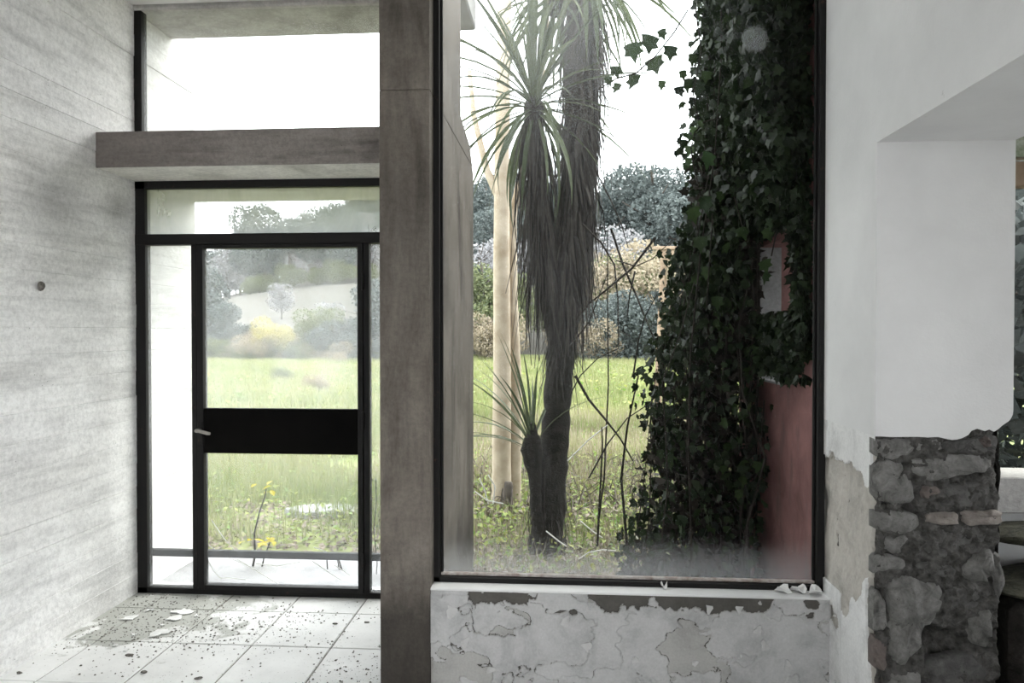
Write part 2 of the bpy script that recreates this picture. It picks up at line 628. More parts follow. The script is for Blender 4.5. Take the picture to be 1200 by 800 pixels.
def floor_tile():
    t = NT('pale_cement_tile')
    v = t.coord()
    c = t.ramp(t.noise(v, 2.6, 6, 0.6), [(0.3, (0.68, 0.68, 0.675)), (0.65, (0.84, 0.84, 0.835))])
    # greenish-grey film of dirt, strongest in the corner by the door
    dist = t.n('ShaderNodeVectorMath', operation='DISTANCE')
    mp = t.n('ShaderNodeMapping')
    mp.inputs['Scale'].default_value = (0.8, 0.9, 0)
    t.l(v, mp.inputs[0])
    t.l(mp.outputs[0], dist.inputs[0])
    dist.inputs[1].default_value = (-1.80, 3.52, 0)
    w = t.math('ADD', dist.outputs['Value'], t.math('MULTIPLY', t.noise(v, 4.2, 5, 0.6, 0.5), 1.15))
    film = t.ramp(w, [(0.92, 1.0), (1.0, 0.0)])
    c = t.mix(t.math('MULTIPLY', film, 0.85), c, (0.36, 0.365, 0.335))
    sp = t.ramp(t.noise(v, 60, 3, 0.7), [(0.62, 0.0), (0.72, 1.0)])
    c = t.mix(t.math('MULTIPLY', sp, 0.5), c, (0.25, 0.24, 0.22))
    t.col(c, 0.6)
    t.bump(t.noise(v, 60, 4), 0.2, 0.003)
    return t.m


M['tile'] = floor_tile()
M['grout'] = simple('dirty_grout', (0.12, 0.115, 0.105), (0.24, 0.23, 0.21), 30, 0.95, 0.3)
M['earth'] = simple('dark_earth', (0.010, 0.009, 0.008), (0.04, 0.036, 0.032), 12, 0.95, 0.8, 30, bd=0.02)
M['soil'] = simple('garden_soil', (0.06, 0.052, 0.04), (0.15, 0.135, 0.09), 3.0, 0.95, 0.6, 14, bd=0.03)
M['meadow'] = simple('field_turf', (0.12, 0.165, 0.05), (0.25, 0.26, 0.11), 0.5, 0.95, 0.6, 6, bd=0.05)
M['hill'] = simple('dry_meadow_slope', (0.065, 0.065, 0.055), (0.12, 0.112, 0.10), 0.06, 0.95, 0.3, 2, bd=0.1)

# ------------------------------------------------------------------ dimensions of the place
XL, XR = -2.55, 1.08            # room faces of left and right wall
YD = 4.20                       # plane of the glazed door and the upper window
YP = 3.00                       # front of the pillar
YW = 3.12                       # plane of the large window
PX0, PX1 = -0.77, -0.557        # pillar
ZC = 3.50                       # ceiling
YB = -4.0                       # back wall of the room
YC, XE = 2.594, 1.537           # far jamb of the opening in the right wall, outer face of that wall


def struct(o, label):
    return tag(o, label, None, None, 'structure')


# ------------------------------------------------------------------ floor and its tiles
floor = box('floor', M['grout'], XL - 0.2, XR + 0.02, YB - 0.2, YD + 0.06, -0.16, -0.006, bevel=0)
struct(floor, 'tiled floor of pale worn cement tiles strewn with grit')
floor['category'] = 'floor'
TW = 0.405
tile_me = []
for k in range(3):
    mb = MB().box(-TW / 2 + 0.003, TW / 2 - 0.003, -0.213, 0.213, -0.02, 0)
    o = mb.build('tile', M['tile'], None, 0.0035)
    tile_me.append(o.data)
    bpy.data.objects.remove(o)
for j in range(19):
    yc = 3.51 + 0.2155 + 0.431 * (1 - j)
    for i in range(9):
        xc = -1.555 - TW / 2 + TW * (i - 2)
        if xc - TW / 2 > XR:
            continue
        # outermost tiles run under the walls
        t_ = bpy.data.objects.new('tile', tile_me[(i + j) % 3])
        COL.objects.link(t_)
        t_.parent = floor
        t_.location = (xc, yc, random.uniform(-0.0015, 0.001))
        t_.rotation_euler = (random.uniform(-.003, .003), random.uniform(-.003, .003), random.uniform(-.004, .004))

# ------------------------------------------------------------------ left wall: concrete cast against boards
mb = MB()
prof = [(XL - 0.3, -0.15)]
z = -0.15
while z < 3.75:
    hgt = random.uniform(0.125, 0.15)
    off = random.uniform(-0.0025, 0.002)
    off2 = off + random.uniform(-0.002, 0.002)
    prof += [(XL + off, z), (XL + off2, z + hgt - 0.005), (XL + off2 + random.choice((0.003, -0.003)), z + hgt - 0.0025)]
    z += hgt
prof.append((XL - 0.3, z))
n_ = len(prof)
ys = [YB - 0.2, -2.0, 0.0, 1.3, 2.62, 3.86, 4.88]
for yy in ys:
    jit = 0.0
    for p in prof:
        mb.v.append((p[0], yy, p[1]))
for r_ in range(len(ys) - 1):
    for i in range(n_):
        j = (i + 1) % n_
        mb.f.append((r_ * n_ + i, r_ * n_ + j, (r_ + 1) * n_ + j, (r_ + 1) * n_ + i))
mb.f.append(tuple(range(n_)))
mb.f.append(tuple((len(ys) - 1) * n_ + i for i in reversed(range(n_))))
wl = mb.build('wall_left', M['concrete_left'])
struct(wl, 'pale board-marked concrete wall on the left')

# pillar that ends the fin wall between door and large window
mb = MB().prism([(YP, -0.15), (4.48, -0.15), (4.48, 2.54), (4.44, 2.577), (YP, 2.577)], 'x', PX0, PX1)
mb.prism([(YP + .001, 2.5775), (4.44, 2.5775), (4.30, 2.68), (3.93, 2.74), (3.93, 3.62), (YP + .001, 3.62)], 'x', PX0, PX1 + .001)
pillar = mb.build('wall_pillar', M['concrete_pillar'], None, 0.006, 2)
struct(pillar, 'narrow brown-grey concrete pillar between door and large window')

# beam over the door, slab over the upper window, lintel inside
beam = MB().box(XL - 0.02, PX0 + 0.01, 3.81, 4.88, 2.465, 2.66).build('trim_1', M['concrete_beam'], None, 0.006, 2)
MB().box(XL - .005, PX0 + .002, 3.816, 4.87, 2.4635, 2.466).build('pale_underside', M['concrete_slab2'], beam)
struct(beam, 'thick weathered concrete beam across the glazed bay above the door')
slab = MB().box(XL - 0.25, PX1 + 0.002, 4.16, 4.60, 3.475, 3.75).build('trim_2', M['concrete_out'], None, 0.01)
struct(slab, 'concrete roof slab edge above the upper window')

# ceiling and back wall with two unseen openings sized for the daylight
ceil = MB().box(XL - 0.3, XE, YB - 0.2, 3.22, ZC, ZC + 0.2).box(XL - 0.3, PX1, 3.22, 4.15, ZC, ZC + 0.2).build('ceiling', M['plaster'])
struct(ceil, 'white plaster ceiling')
bw = MB()
bw.box(XL - 0.3, XR + 0.5, YB - 0.25, YB, -0.15, 1.0).box(XL - 0.3, XR + 0.5, YB - 0.25, YB, 2.75, ZC)
for a, b in ((XL - 0.3, XL + 0.2), (-0.95, -0.55), (XR - 0.2, XR + 0.5)):
    bw.box(a, b, YB - 0.25, YB, 1.0, 2.75)
wb = bw.build('wall_back', M['plaster'])
struct(wb, 'white plaster wall with two unseen openings for daylight behind the viewer')


# ------------------------------------------------------------------ relief panels
def relief(name, o, u, v, n, U, V, step, func, m, parent=None, attr=True):
    nu, nv = int(round((U[1] - U[0]) / step)) + 1, int(round((V[1] - V[0]) / step)) + 1
    uu, vv = np.meshgrid(np.linspace(*U, nu), np.linspace(*V, nv))
    h, lv = func(uu, vv)
    o, u, v, n = (np.array(a, float) for a in (o, u, v, n))
    P = o + uu[..., None] * u + vv[..., None] * v + h[..., None] * n
    i = np.arange(nu * nv).reshape(nv, nu)
    F = np.stack([i[:-1, :-1], i[:-1, 1:], i[1:, 1:], i[1:, :-1]], -1).reshape(-1, 4)
    if np.dot(np.cross(u, v), n) < 0:
        F = F[:, ::-1]
    me = fastmesh(name, P.reshape(-1, 3), F)
    a = me.attributes.new('lvl', 'FLOAT', 'POINT')
    a.data.foreach_set('value', lv.ravel().astype(np.float32))
    return mobj(name, me, m, parent)


def sst(a, b, x):
    t = np.clip((x - a) / (b - a), 0, 1)
    return t * t * (3 - 2 * t)


def low_wall(u, v):
    wu = u + 0.06 * (fbm(u * 8, v * 8, 3) - 0.5) + 0.02 * (fbm(u * 40, v * 40, 33) - 0.5)
    wv = v + 0.06 * (fbm(u * 8, v * 8, 9) - 0.5) + 0.02 * (fbm(u * 40, v * 40, 39) - 0.5)
    n1 = fbm(wu * 3.6 + 2, wv * 5.5, 21, 5)
    n3 = fbm(wu * 5.2 + 7, wv * 8.5, 52, 5)
    n2 = fbm(u * 16, v * 18, 44, 4)
    top_ = n1 > 0.47
    lv = np.where(top_, 1.0, 0.5)
    h = np.where(top_, 0.006, 0.0015)
    # a third coat that lifts at its rim
    t3 = (n3 > 0.54)
    lv = np.where(t3, 1.0, lv)
    h = np.where(t3, h + 0.0045, h)
    # open cracks along stretches of the coat edges, gap shade painted dark
    left = 0.35 + 0.4 * sst(0.15, -0.3, u)
    crack = ((np.abs(n1 - 0.468) < 0.0045) & (n2 > 0.52)) | ((np.abs(n3 - 0.538) < 0.0045) & (n2 < left + 0.08))
    # bare cement band under the sill
    rg = 0.030 * (fbm(u * 11, u * 0, 5, 4) - 0.5) * 2 + 0.022 * (fbm(u * 45, v * 45, 6, 3) - 0.5) * 2
    edge = 0.418 + rg + 0.09 * sst(0.80, 0.9, u) + 0.10 * sst(0.17, 0.03, u)
    bare = (v > edge) & (u > 0.02) & (u < 0.90) & (n2 > 0.27)
    rim = (v > edge - 0.006) & (u > 0.02) & (u < 0.90) & (n2 > 0.5)
    e2 = 0.437 + rg + 0.3 * sst(-0.40, -0.46, u) + 0.3 * sst(-0.12, -0.06, u)
    bare |= (v > e2) & (n2 > 0.43) & (v < 0.474)
    for (cu, cv, r) in ((1.015, 0.462, .026), (1.005, 0.412, .022), (0.33, 0.085, .05), (0.87, 0.085, .05), (0.03, 0.40, .012)):
        bare |= (np.hypot(u - cu, (v - cv) * 1.5) + 0.06 * (n2 - 0.5) + 0.03 * (fbm(u * 40, v * 40, 2) - .5)) < r
    bare |= (v > 0.395) & (v < 0.41) & (np.abs(u + 0.015 - (v - 0.40) * 2) < 0.016) & (n2 > .4)
    lv = np.where(crack | rim, 0.0, lv)
    h = np.where(crack | rim, -0.001, h)
    lv = np.where(bare, 0.0, lv)
    h = np.where(bare, -0.004 + 0.005 * n2, h)
    return h + 0.004 * (fbm(u * 5, v * 5, 70) - 0.5), lv


YLW = 3.02
core = box('wall_front', M['concrete_out'], PX1 - 0.01, XE, YLW + 0.004, 3.22, -0.15, 0.479, bevel=0)
struct(core, 'low wall of peeling white paint under the large window')
relief('paint_coat', (0, YLW, 0), (1, 0, 0), (0, 0, 1), (0, -1, 0), (PX1 - 0.008, XR + 0.004), (-0.01, 0.480), 0.003, low_wall, M['peel_low'], core)
mb = MB().box(PX1 - 0.005, XR + 0.004, YLW - 0.010, 3.22, 0.478, 0.488)
sill = mb.build('trim_3', M['plaster'], None, 0.003)
struct(sill, 'narrow white painted window sill ledge under the large window')

# curled scraps of paint still hanging on the low wall
fl_rng = random.Random(5)


def curl(name, c, w, hgt, lift, m, parent, nrm=(0, -1, 0), ang=0.0, u=(1, 0, 0), v=(0, 0, 1)):
    n = Vector(nrm)
    u, v = Vector(u), Vector(v)
    vs, fs = [], []
    N = 5
    for j in range(N):
        t = j / (N - 1)
        ww = w * (1 - 0.75 * t ** 1.5)
        for s in (-1, 0, 1):
            uu = s * ww / 2 + fl_rng.uniform(-.1, .1) * w
            vv = hgt * t
            a, b = uu * math.cos(ang) - vv * math.sin(ang), uu * math.sin(ang) + vv * math.cos(ang)
            p = Vector(c) + u * a + v * b + n * (0.004 + lift * t * t + (0.15 * lift if s == 0 else 0))
            vs.append(tuple(p))
    k = len(vs)
    vs += [tuple(Vector(p) - n * 0.002) for p in vs]
    for j in range(N - 1):
        for s in range(2):
            q = (j * 3 + s, j * 3 + s + 1, j * 3 + s + 4, j * 3 + s + 3)
            fs.append(q)
            fs.append(tuple(k + i for i in reversed(q)))
    rim = [0, 1, 2] + [j * 3 + 2 for j in range(1, N)] + [(N - 1) * 3 + 1, (N - 1) * 3] + [j * 3 for j in range(N - 2, 0, -1)]
    for i in range(len(rim)):
        a, b = rim[i], rim[(i + 1) % len(rim)]
        fs.append((a, k + a, k + b, b))
    return mobj(name, fastmesh(name, vs, fs), m, parent)


for (u_, v_, w_, h_, l_, a_) in ((0.00, .345, .035, .055, .014, -.5), (-.40, .26, .05, .03, .010, 1.2), (-.30, .14, .05, .03, .012, .4),
                                 (.09, .25, .04, .04, .012, -.8), (.55, .20, .03, .03, .012, .9), (.79, .335, .03, .04, .012, -.3),
                                 (.83, .27, .035, .05, .012, .4), (.60, .445, .03, .035, .008, 3.0), (.72, .445, .03, .03, .008, 3.1),
                                 (-.46, .41, .05, .05, .006, 2.8), (.30, .20, .03, .03, .010, .2), (.92, .19, .03, .05, .012, .3)):
    curl('paint_scrap', (u_, YLW - .006, v_), w_, h_, l_, M['scrap'], core, ang=a_)

# ------------------------------------------------------------------ right wall: thick stone wall with an opening
mb = MB()
mb.box(XR + 0.034, XE - 0.05, YC + 0.13, 3.22, -0.15, ZC)              # stone core of the pier
mb.box(XR, XE, 1.15, YC, 2.222, ZC)                                      # over the opening
mb.box(XR, XE, 0.45, 1.15, -0.15, ZC)                                    # near side
mb.box(XR, XE, YB - 0.1, 0.45, -0.15, 0.5).box(XR, XE, YB - 0.1, 0.45, 3.2, ZC).box(XR, XE, YB - 0.1, -3.5, 0.5, 3.2)
mb.box(XR, XE, -1.7, -1.4, 0.5, 3.2)                                     # unseen openings beside the viewer, added to light the left wall
wr = mb.build('wall_right', M['plaster'])
struct(wr, 'thick plastered stone wall on the right with an opening')
# plaster on the room face above the damage, and on the jamb with its ragged lower edge
MB().box(XR, XR + 0.03, YC + .0365, 3.13, 1.206, ZC).build('plaster_face', M['plaster'], wr)
rag = [(1.08, 1.206)]
xs_ = [1.10, 1.14, 1.18, 1.22, 1.255, 1.29, 1.315, 1.335, 1.35, 1.37, 1.39, 1.40, 1.42, 1.445, 1.46, 1.475, 1.49, 1.50, 1.51, 1.522, 1.53, 1.535, 1.537]
zs_ = [1.206, 1.204, 1.205, 1.206, 1.204, 1.206, 1.200, 1.196, 1.197, 1.203, 1.214, 1.228, 1.236, 1.228, 1.234, 1.226, 1.236, 1.246, 1.254, 1.262, 1.272, 1.284, 1.296]
rag += list(zip(xs_, zs_))
rag += [(XE, ZC), (1.08, ZC)]
MB().prism(rag, 'y', YC, YC + 0.036).build('plaster_jamb', M['plaster'], wr)


def pier_face(u, v):   # u = depth y, v = height
    n1 = fbm(u * 9, v * 7, 31, 5)
    n2 = fbm(u * 26, v * 18, 12, 4)
    # white paint above a wavy line, tan render under it, white again low down by the low wall
    top = 1.075 + 0.05 * (fbm(u * 16, u * 0, 77, 4) - 0.5) * 2 - 0.35 * sst(2.97, 3.06, u) * 0 - 0.06 * sst(2.75, 2.66, u)
    low = 0.46 + 0.55 * (u - 2.78) * -1.2 + 0.20 * (fbm(u * 8, v * 6, 55, 4) - 0.5)
    lv = np.where(v > top, 1.0, 0.5)
    lv = np.where((v < low + 0.10) & (u < 2.90) & (v < 0.72), 1.0, lv)
    lv = np.where((u > 2.9) & (v < 0.55) & (n1 > 0.45), 1.0, lv)
    h = np.where(lv > 0.75, 0.0, -0.014 + 0.026 * (n1 - 0.5) + 0.020 * (n2 - 0.5))
    # eaten-away arris
    ar = YC + 0.030 + 0.035 * (fbm(v * 9, v * 0, 91, 4) - 0.3) + 0.03 * sst(1.0, 0.7, v) * sst(0.3, 0.55, v)
    gone = (u < ar) & (v < 1.19)
    lv = np.where(gone, 0.0, lv)
    h = np.where(gone, -0.034 + 0.02 * (n2 - 0.5), h)
    n2 = fbm(u * 34, v * 11, 13, 4)
    holes = (n2 > 0.80) & (lv == 0.5)
    lv = np.where(holes, 0.0, lv)
    h = np.where(holes, h - 0.006, h)
    return h, lv


relief('peeled_face', (XR, 0, 0), (0, 1, 0), (0, 0, 1), (-1, 0, 0), (YC + 0.001, 3.13), (-0.01, 1.206), 0.005, pier_face, M['peel_right'], wr)


def rough_mortar(u, v):
    n1 = fbm(u * 14, v * 14, 61, 5)
    n2 = fbm(u * 45, v * 45, 65, 4)
    h = 0.010 + 0.036 * (n1 - 0.5) + 0.040 * (n2 - 0.5) + 0.012 * (fbm(u * 110, v * 110, 68, 2) - .5)
    # hollows
    for (cu, cv, r, dd) in ((1.33, 0.47, .07, .07), (1.28, 0.50, .04, .05), (1.09, 0.62, .05, .04), (1.20, 0.955, .02, .04)):
        h = h - dd * np.exp(-(((u - cu) ** 2 + (v - cv) ** 2) / (r * r)) ** 2)
    h = np.where(v > 1.19, np.minimum(h, 0.008), h)
    # right arris crumbles back
    h = h - 0.10 * sst(1.485 + 0.03 * (n1 - .5), 1.53, u)
    return h, np.zeros_like(u)


relief('mortar', (0, YC + 0.018, 0), (1, 0, 0), (0, 0, 1), (0, -1, 0), (XR + 0.008, XE - 0.012), (-0.01, 1.25), 0.005, rough_mortar, M['mortar'], wr)
relief('mortar', (XE - 0.03, 0, 0), (0, 1, 0), (0, 0, 1), (1, 0, 0), (YC + 0.03, 3.2), (-0.01, 1.3), 0.02, lambda u, v: (0.03 * (fbm(u * 14, v * 14, 5) - .5), np.zeros_like(u)), M['mortar'], wr)

ST = [  # outlines of the stones on the jamb (photo measurements), bulge, kind
    ([(1022, 515), (1050, 514), (1068, 515), (1074, 528), (1052, 538), (1026, 536)], .016, 'stone'),
    ([(1072, 516), (1104, 516), (1106, 529), (1078, 531)], .012, 'stone'),
    ([(1108, 518), (1140, 514), (1168, 508), (1171, 527), (1150, 531), (1108, 530)], .016, 'stone_dark'),
    ([(1147, 514), (1160, 511), (1162, 521), (1152, 524)], .026, 'brick_red'),
    ([(1070, 538), (1100, 534), (1160, 535), (1161, 552), (1130, 557), (1096, 564), (1076, 560), (1066, 548)], .022, 'stone'),
    ([(1023, 550), (1040, 538), (1060, 546), (1069, 568), (1071, 588), (1050, 592), (1026, 585)], .026, 'stone'),
    ([(1079, 571), (1098, 568), (1104, 579), (1084, 585)], .018, 'brick_red'),
    ([(1106, 569), (1140, 565), (1160, 567), (1166, 594), (1106, 596)], .014, 'stone_dark'),
    ([(1086, 602), (1104, 600), (1122, 600), (1123, 615), (1087, 615)], .030, 'brick'),
    ([(1127, 599), (1150, 598), (1173, 598), (1174, 613), (1128, 615)], .034, 'brick'),
    ([(1018, 602), (1040, 598), (1074, 602), (1078, 618), (1060, 627), (1030, 622)], .022, 'stone'),
    ([(1034, 628), (1066, 626), (1056, 645), (1046, 650), (1036, 641)], .024, 'stone'),
    ([(1086, 619), (1168, 618), (1150, 638), (1112, 655), (1084, 648)], .008, 'stone_dark'),
    ([(1128, 666), (1142, 650), (1155, 642), (1162, 646), (1163, 674), (1150, 682), (1131, 677)], .036, 'stone'),
    ([(1038, 679), (1065, 675), (1080, 683), (1100, 682), (1106, 704), (1098, 722), (1080, 737), (1078, 764), (1058, 780), (1042, 768), (1041, 740), (1044, 715)], .030, 'stone'),
    ([(1019, 702), (1029, 690), (1040, 711), (1039, 738), (1024, 741), (1018, 722)], .022, 'stone'),
    ([(1135, 729), (1148, 716), (1159, 709), (1162, 740), (1155, 757), (1139, 755)], .032, 'stone'),
    ([(1022, 748), (1040, 750), (1038, 787), (1019, 780)], .022, 'brick_red'),
    ([(1086, 776), (1118, 770), (1142, 768), (1160, 786), (1150, 812), (1092, 810)], .020, 'stone_dark'),
    ([(1018, 656), (1040, 650), (1060, 656), (1062, 666), (1038, 668), (1020, 672)], .018, 'stone'),
    ([(1074, 662), (1100, 658), (1122, 668), (1118, 678), (1086, 676)], .012, 'stone_dark'),
    ([(1112, 690), (1150, 688), (1160, 702), (1138, 716), (1116, 712)], .010, 'stone_dark'),
    ([(1164, 648), (1172, 651), (1177, 680), (1172, 704), (1166, 700), (1164, 672)], .020, 'stone'),
    ([(1040, 790), (1078, 786), (1082, 822), (1044, 826)], .024, 'stone'),
    ([(1020, 830), (1080, 832), (1076, 866), (1024, 862)], .024, 'stone_dark'),
    ([(1090, 822), (1158, 818), (1162, 860), (1094, 866)], .026, 'stone'),
    ([(1024, 872), (1110, 872), (1106, 912), (1026, 908)], .024, 'stone'),
    ([(1118, 872), (1168, 870), (1166, 912), (1114, 914)], .022, 'stone_dark'),
]
srng = random.Random(3)
for poly, bulge, kind in ST:
    P2 = [(at(px, py, YC)[0], at(px, py, YC)[2]) for px, py in poly]
    out = []
    for i in range(len(P2)):           # soften the outline
        a, b = P2[i], P2[(i + 1) % len(P2)]
        for q in (.17, .5, .8):
            out.append((a[0] * (1 - q) + b[0] * q + srng.uniform(-.004, .004), a[1] * (1 - q) + b[1] * q + srng.uniform(-.004, .004)))
    cx, cz = sum(p[0] for p in out) / len(out), sum(p[1] for p in out) / len(out)
    n = len(out)
    vs, fs = [], []
    for s, d in ((1.08, -.03), (1.03, .30 * bulge), (.86, .88 * bulge), (.50, bulge)):
        for p in out:
            j = srng.uniform(-.22, .22) * bulge if d > 0 else 0
            vs.append((max(1.079, cx + (p[0] - cx) * s), YC + 0.016 - d - j * 1.5, cz + (p[1] - cz) * s))
    for r_ in range(3):
        for i in range(n):
            j = (i + 1) % n
            fs.append((r_ * n + i, r_ * n + j, (r_ + 1) * n + j, (r_ + 1) * n + i))
    vs.append((cx, YC + 0.016 - bulge * srng.uniform(.8, 1.1), cz))
    for i in range(n):
        fs.append((3 * n + i, 3 * n + (i + 1) % n, 4 * n))
    nm = 'brick' if 'brick' in kind else 'stone'
    mobj(nm, fastmesh(nm, vs, fs, smooth=(nm == 'stone')), M[kind], wr)

# outer part of the right wall: faded red render with a small opening
mb = MB()
NY0, NY1, NZ0, NZ1 = 3.69, 4.10, 1.30, 2.03
mb.box(XR, XE, 3.20, NY0, -0.2, 3.75).box(XR, XE, NY1, 4.55, -0.2, 3.75)
mb.box(XR, XE, NY0, NY1, -0.2, NZ0).box(XR, XE, NY0, NY1, NZ1, 3.75)
wo = mb.build('wall_outer', M['pink'])
struct(wo, 'faded red rendered wall outside on the right of the large window')
# lighter unpainted lining of that opening
mb = MB()
mb.box(XR + .004, XE, NY1 - .012, NY1 + .001, NZ0, NZ1).box(XR + .004, XE, NY0, NY1 - .013, NZ0 - .001, NZ0 + .010)
mb.build('reveal_lining', M['concrete_slab'], wo)

shade_slab = MB().box(.86, 2.2, 3.20, 4.7, 3.80, 3.95).build('ivy_shade_slab', M['concrete_out'], None, .01)  # unseen slab added to darken the ivy below
struct(shade_slab, 'unseen concrete slab added to shade the ivy')

# ------------------------------------------------------------------ large window
win = empty('window_1', (0.26, YW, 0.484))
struct(win, 'large fixed window in a thin black steel frame')
F0, F1 = PX1 - .004, XR + .006
ZT = 3.42
box('frame', M['steel'], F0, F0 + 0.030, YW - 0.03, YW + 0.03, 0.484, ZT, win, .002)
box('frame', M['steel'], F1 - 0.030, F1, YW - 0.03, YW + 0.03, 0.484, ZT, win, .002)
box('frame', M['steel'], F0, F1, YW - 0.03, YW + 0.03, 0.484, 0.508, win, .002)
box('frame', M['steel'], F0, F1, YW - 0.03, YW + 0.03, ZT - .03, ZT, win, .002)
box('putty_strip', M['putty'], F0 + .03, F1 - .03, YW - 0.004, YW + 0.012, 0.5085, 0.522, win, .003)
box('putty_strip', M['steel'], F0 + .0305, F0 + .041, YW - 0.004, YW + 0.012, 0.522, ZT - .03, win, .003)
box('putty_strip', M['steel'], F1 - .041, F1 - .0305, YW - 0.004, YW + 0.012, 0.522, ZT - .03, win, .003)
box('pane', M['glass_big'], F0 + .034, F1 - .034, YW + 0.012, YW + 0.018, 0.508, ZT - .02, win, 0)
# head of the wall above this window
struct(box('wall_head', M['plaster'], PX1, XE, YW - .09, 3.22, ZT, ZC + .01), 'strip of wall above the large window')

# ------------------------------------------------------------------ upper window over the beam
wu = empty('window_2', (-1.66, YD, 2.66))
struct(wu, 'upper window above the concrete beam')
box('frame', M['steel'], XL - .01, XL + .045, YD - .03, YD + .03, 2.66, 3.48, wu, .002)
box('frame', M['steel'], PX0 - .05, PX0 + .005, YD - .03, YD + .03, 2.66, 3.48, wu, .002)
box('frame', M['steel'], XL - .01, PX0, YD - .02, YD + .02, 2.655, 2.672, wu, .002)
box('pane', M['glass_up'], XL + .045, PX0 - .05, YD - .004, YD + .002, 2.67, 3.49, wu, 0)

# ------------------------------------------------------------------ glazed steel door with side lights and transom light
door = empty('door_1', (-1.67, YD, 0))
struct(door, 'glazed black steel door with side lights and a solid middle panel')
fy0, fy1 = YD - .03, YD + .03
box('frame', M['steel'], XL - .01, -2.490, fy0, fy1, 0, 2.47, door, .002)           # left jamb
box('frame', M['steel'], XL, PX0, fy0, fy1, 2.418, 2.468, door, .002)                # head
box('frame', M['steel'], XL, PX0, fy0 - .006, fy1, 2.085, 2.148, door, .002)         # transom bar
box('frame', M['steel'], XL, PX0, fy0, fy1, 0.0, 0.034, door, .002)                  # bottom rail
box('frame', M['steel'], PX0 - .05, PX0 + .005, fy0, fy1, 0, 2.47, door, .002)
box('mullion', M['steel'], -2.207, -2.175, fy0, fy1, .034, 2.09, door, .002)
box('mullion', M['steel'], -1.165, -1.133, fy0, fy1, .034, 2.09, door, .002)
leaf = box('leaf_frame', M['steel'], -2.172, -2.134, YD - .036, YD + .02, .030, 2.083, door, .002)
box('stile', M['steel'], -1.200, -1.168, YD - .036, YD + .02, .030, 2.083, leaf, .002)
box('rail', M['steel'], -2.134, -1.200, YD - .036, YD + .02, .030, .058, leaf, .002)
box('rail', M['steel'], -2.134, -1.200, YD - .036, YD + .02, 2.062, 2.083, leaf, .002)
box('middle_panel', M['panel'], -2.134, -1.200, YD - .034, YD + .012, .846, 1.112, leaf, .004)
MB().tube([(-2.152, YD - .04, .985), (-2.152, YD - .085, .985), (-2.13, YD - .092, .985), (-2.08, YD - .092, .972), (-2.065, YD - .088, .97)], [.012, .011, .010, .010, .008], 8).build('handle', M['handle'], leaf, smooth=True)
box('lock_plate', M['steel'], -2.168, -2.138, YD - .041, YD - .034, .90, 1.03, leaf, .002)
for hz in (.22, 1.05, 1.86):
    MB().tube([(-1.166, YD - .042, hz - .05), (-1.166, YD - .042, hz + .05)], .010, 8).build('hinge', M['steel'], leaf)
gy0, gy1 = YD - .004, YD + .001
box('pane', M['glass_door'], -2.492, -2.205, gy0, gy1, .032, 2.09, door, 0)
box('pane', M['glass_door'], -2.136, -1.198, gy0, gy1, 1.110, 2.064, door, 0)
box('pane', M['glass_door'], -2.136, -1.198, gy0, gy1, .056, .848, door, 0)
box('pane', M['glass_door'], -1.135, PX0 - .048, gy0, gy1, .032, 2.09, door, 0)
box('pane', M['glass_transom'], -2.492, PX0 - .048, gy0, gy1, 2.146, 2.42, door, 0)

# threshold slab and low rail outside the door
struct(box('terrace', M['concrete_slab'], XL - .3, PX0 + .1, YD + .05, 5.02, -.2, -.015, bevel=.006), 'pale concrete threshold slab outside the glazed door')
rail = empty('low_rail', (-1.66, 4.27, .19))
tag(rail, 'dark grey horizontal rail low down outside the door glass', 'rail')
box('bar', M['rail'], XL - .005, PX0 + .005, 4.25, 4.285, .196, .238, rail, .004)
box('wall_bracket', M['rail'], XL - .002, XL + .010, 4.245, 4.29, .18, .25, rail, .003)

# ------------------------------------------------------------------ side room seen through the opening
sr = MB()
sr.box(XE - .02, 4.3, 3.02, 3.22, -.2, .94).box(XE - .02, 1.72, 3.02, 3.22, .94, ZC).box(3.1, 4.3, 3.02, 3.22, .94, ZC).box(1.72, 3.1, 3.02, 3.22, 2.40, ZC)
so = sr.build('wall_side', M['plaster'])
struct(so, 'wall of the side room with a window')
so2 = MB().box(4.3, 4.5, .5, .9, -.2, ZC).box(4.3, 4.5, 2.7, 3.22, -.2, ZC).box(4.3, 4.5, .9, 2.7, -.2, .7).box(4.3, 4.5, .9, 2.7, 2.7, ZC).box(XE, 1.75, .5, .7, -.2, ZC).box(4.1, 4.3, .5, .7, -.2, ZC).box(1.75, 3.0, .5, .7, -.2, ZC).box(3.0, 4.1, .5, .7, -.2, .6).box(3.0, 4.1, .5, .7, 2.3, ZC).build('wall_far', M['concrete_out'])  # unseen openings put in to brighten the jamb and left wall
struct(so2, 'walls of the side room with unseen openings added to light the jamb')
struct(box('floor_side', M['earth'], XE - .5, 4.4, .6, 3.2, -.2, -.004, bevel=0), 'dark earth floor of the side room')
struct(box('ceiling_side', M['plaster'], XE, 4.4, .6, 3.22, ZC - .6, ZC - .4, bevel=0), 'ceiling of the side room')
w3 = empty('window_3', (2.4, 3.14, .94))
struct(w3, 'window of the side room')
pale_frame = simple('flaking_green_white_paint', (0.10, 0.15, 0.07), (0.60, 0.60, 0.55), 14, .7, .3, 60)
box('frame', pale_frame, 1.72, 1.78, 3.10, 3.17, .94, 2.40, w3)
box('frame', pale_frame, 3.04, 3.10, 3.10, 3.17, .94, 2.40, w3)
box('frame', pale_frame, 1.72, 3.10, 3.10, 3.17, 2.28, 2.40, w3)
box('frame', M['wood'], 1.72, 3.10, 3.09, 3.16, 2.16, 2.26, w3)
box('frame', M['concrete_out'], 1.66, 3.14, 2.95, 3.17, .86, 1.00, w3)
box('pane', M['glass_clear'], 1.78, 3.04, 3.13, 3.136, 1.0, 2.16, w3, 0)


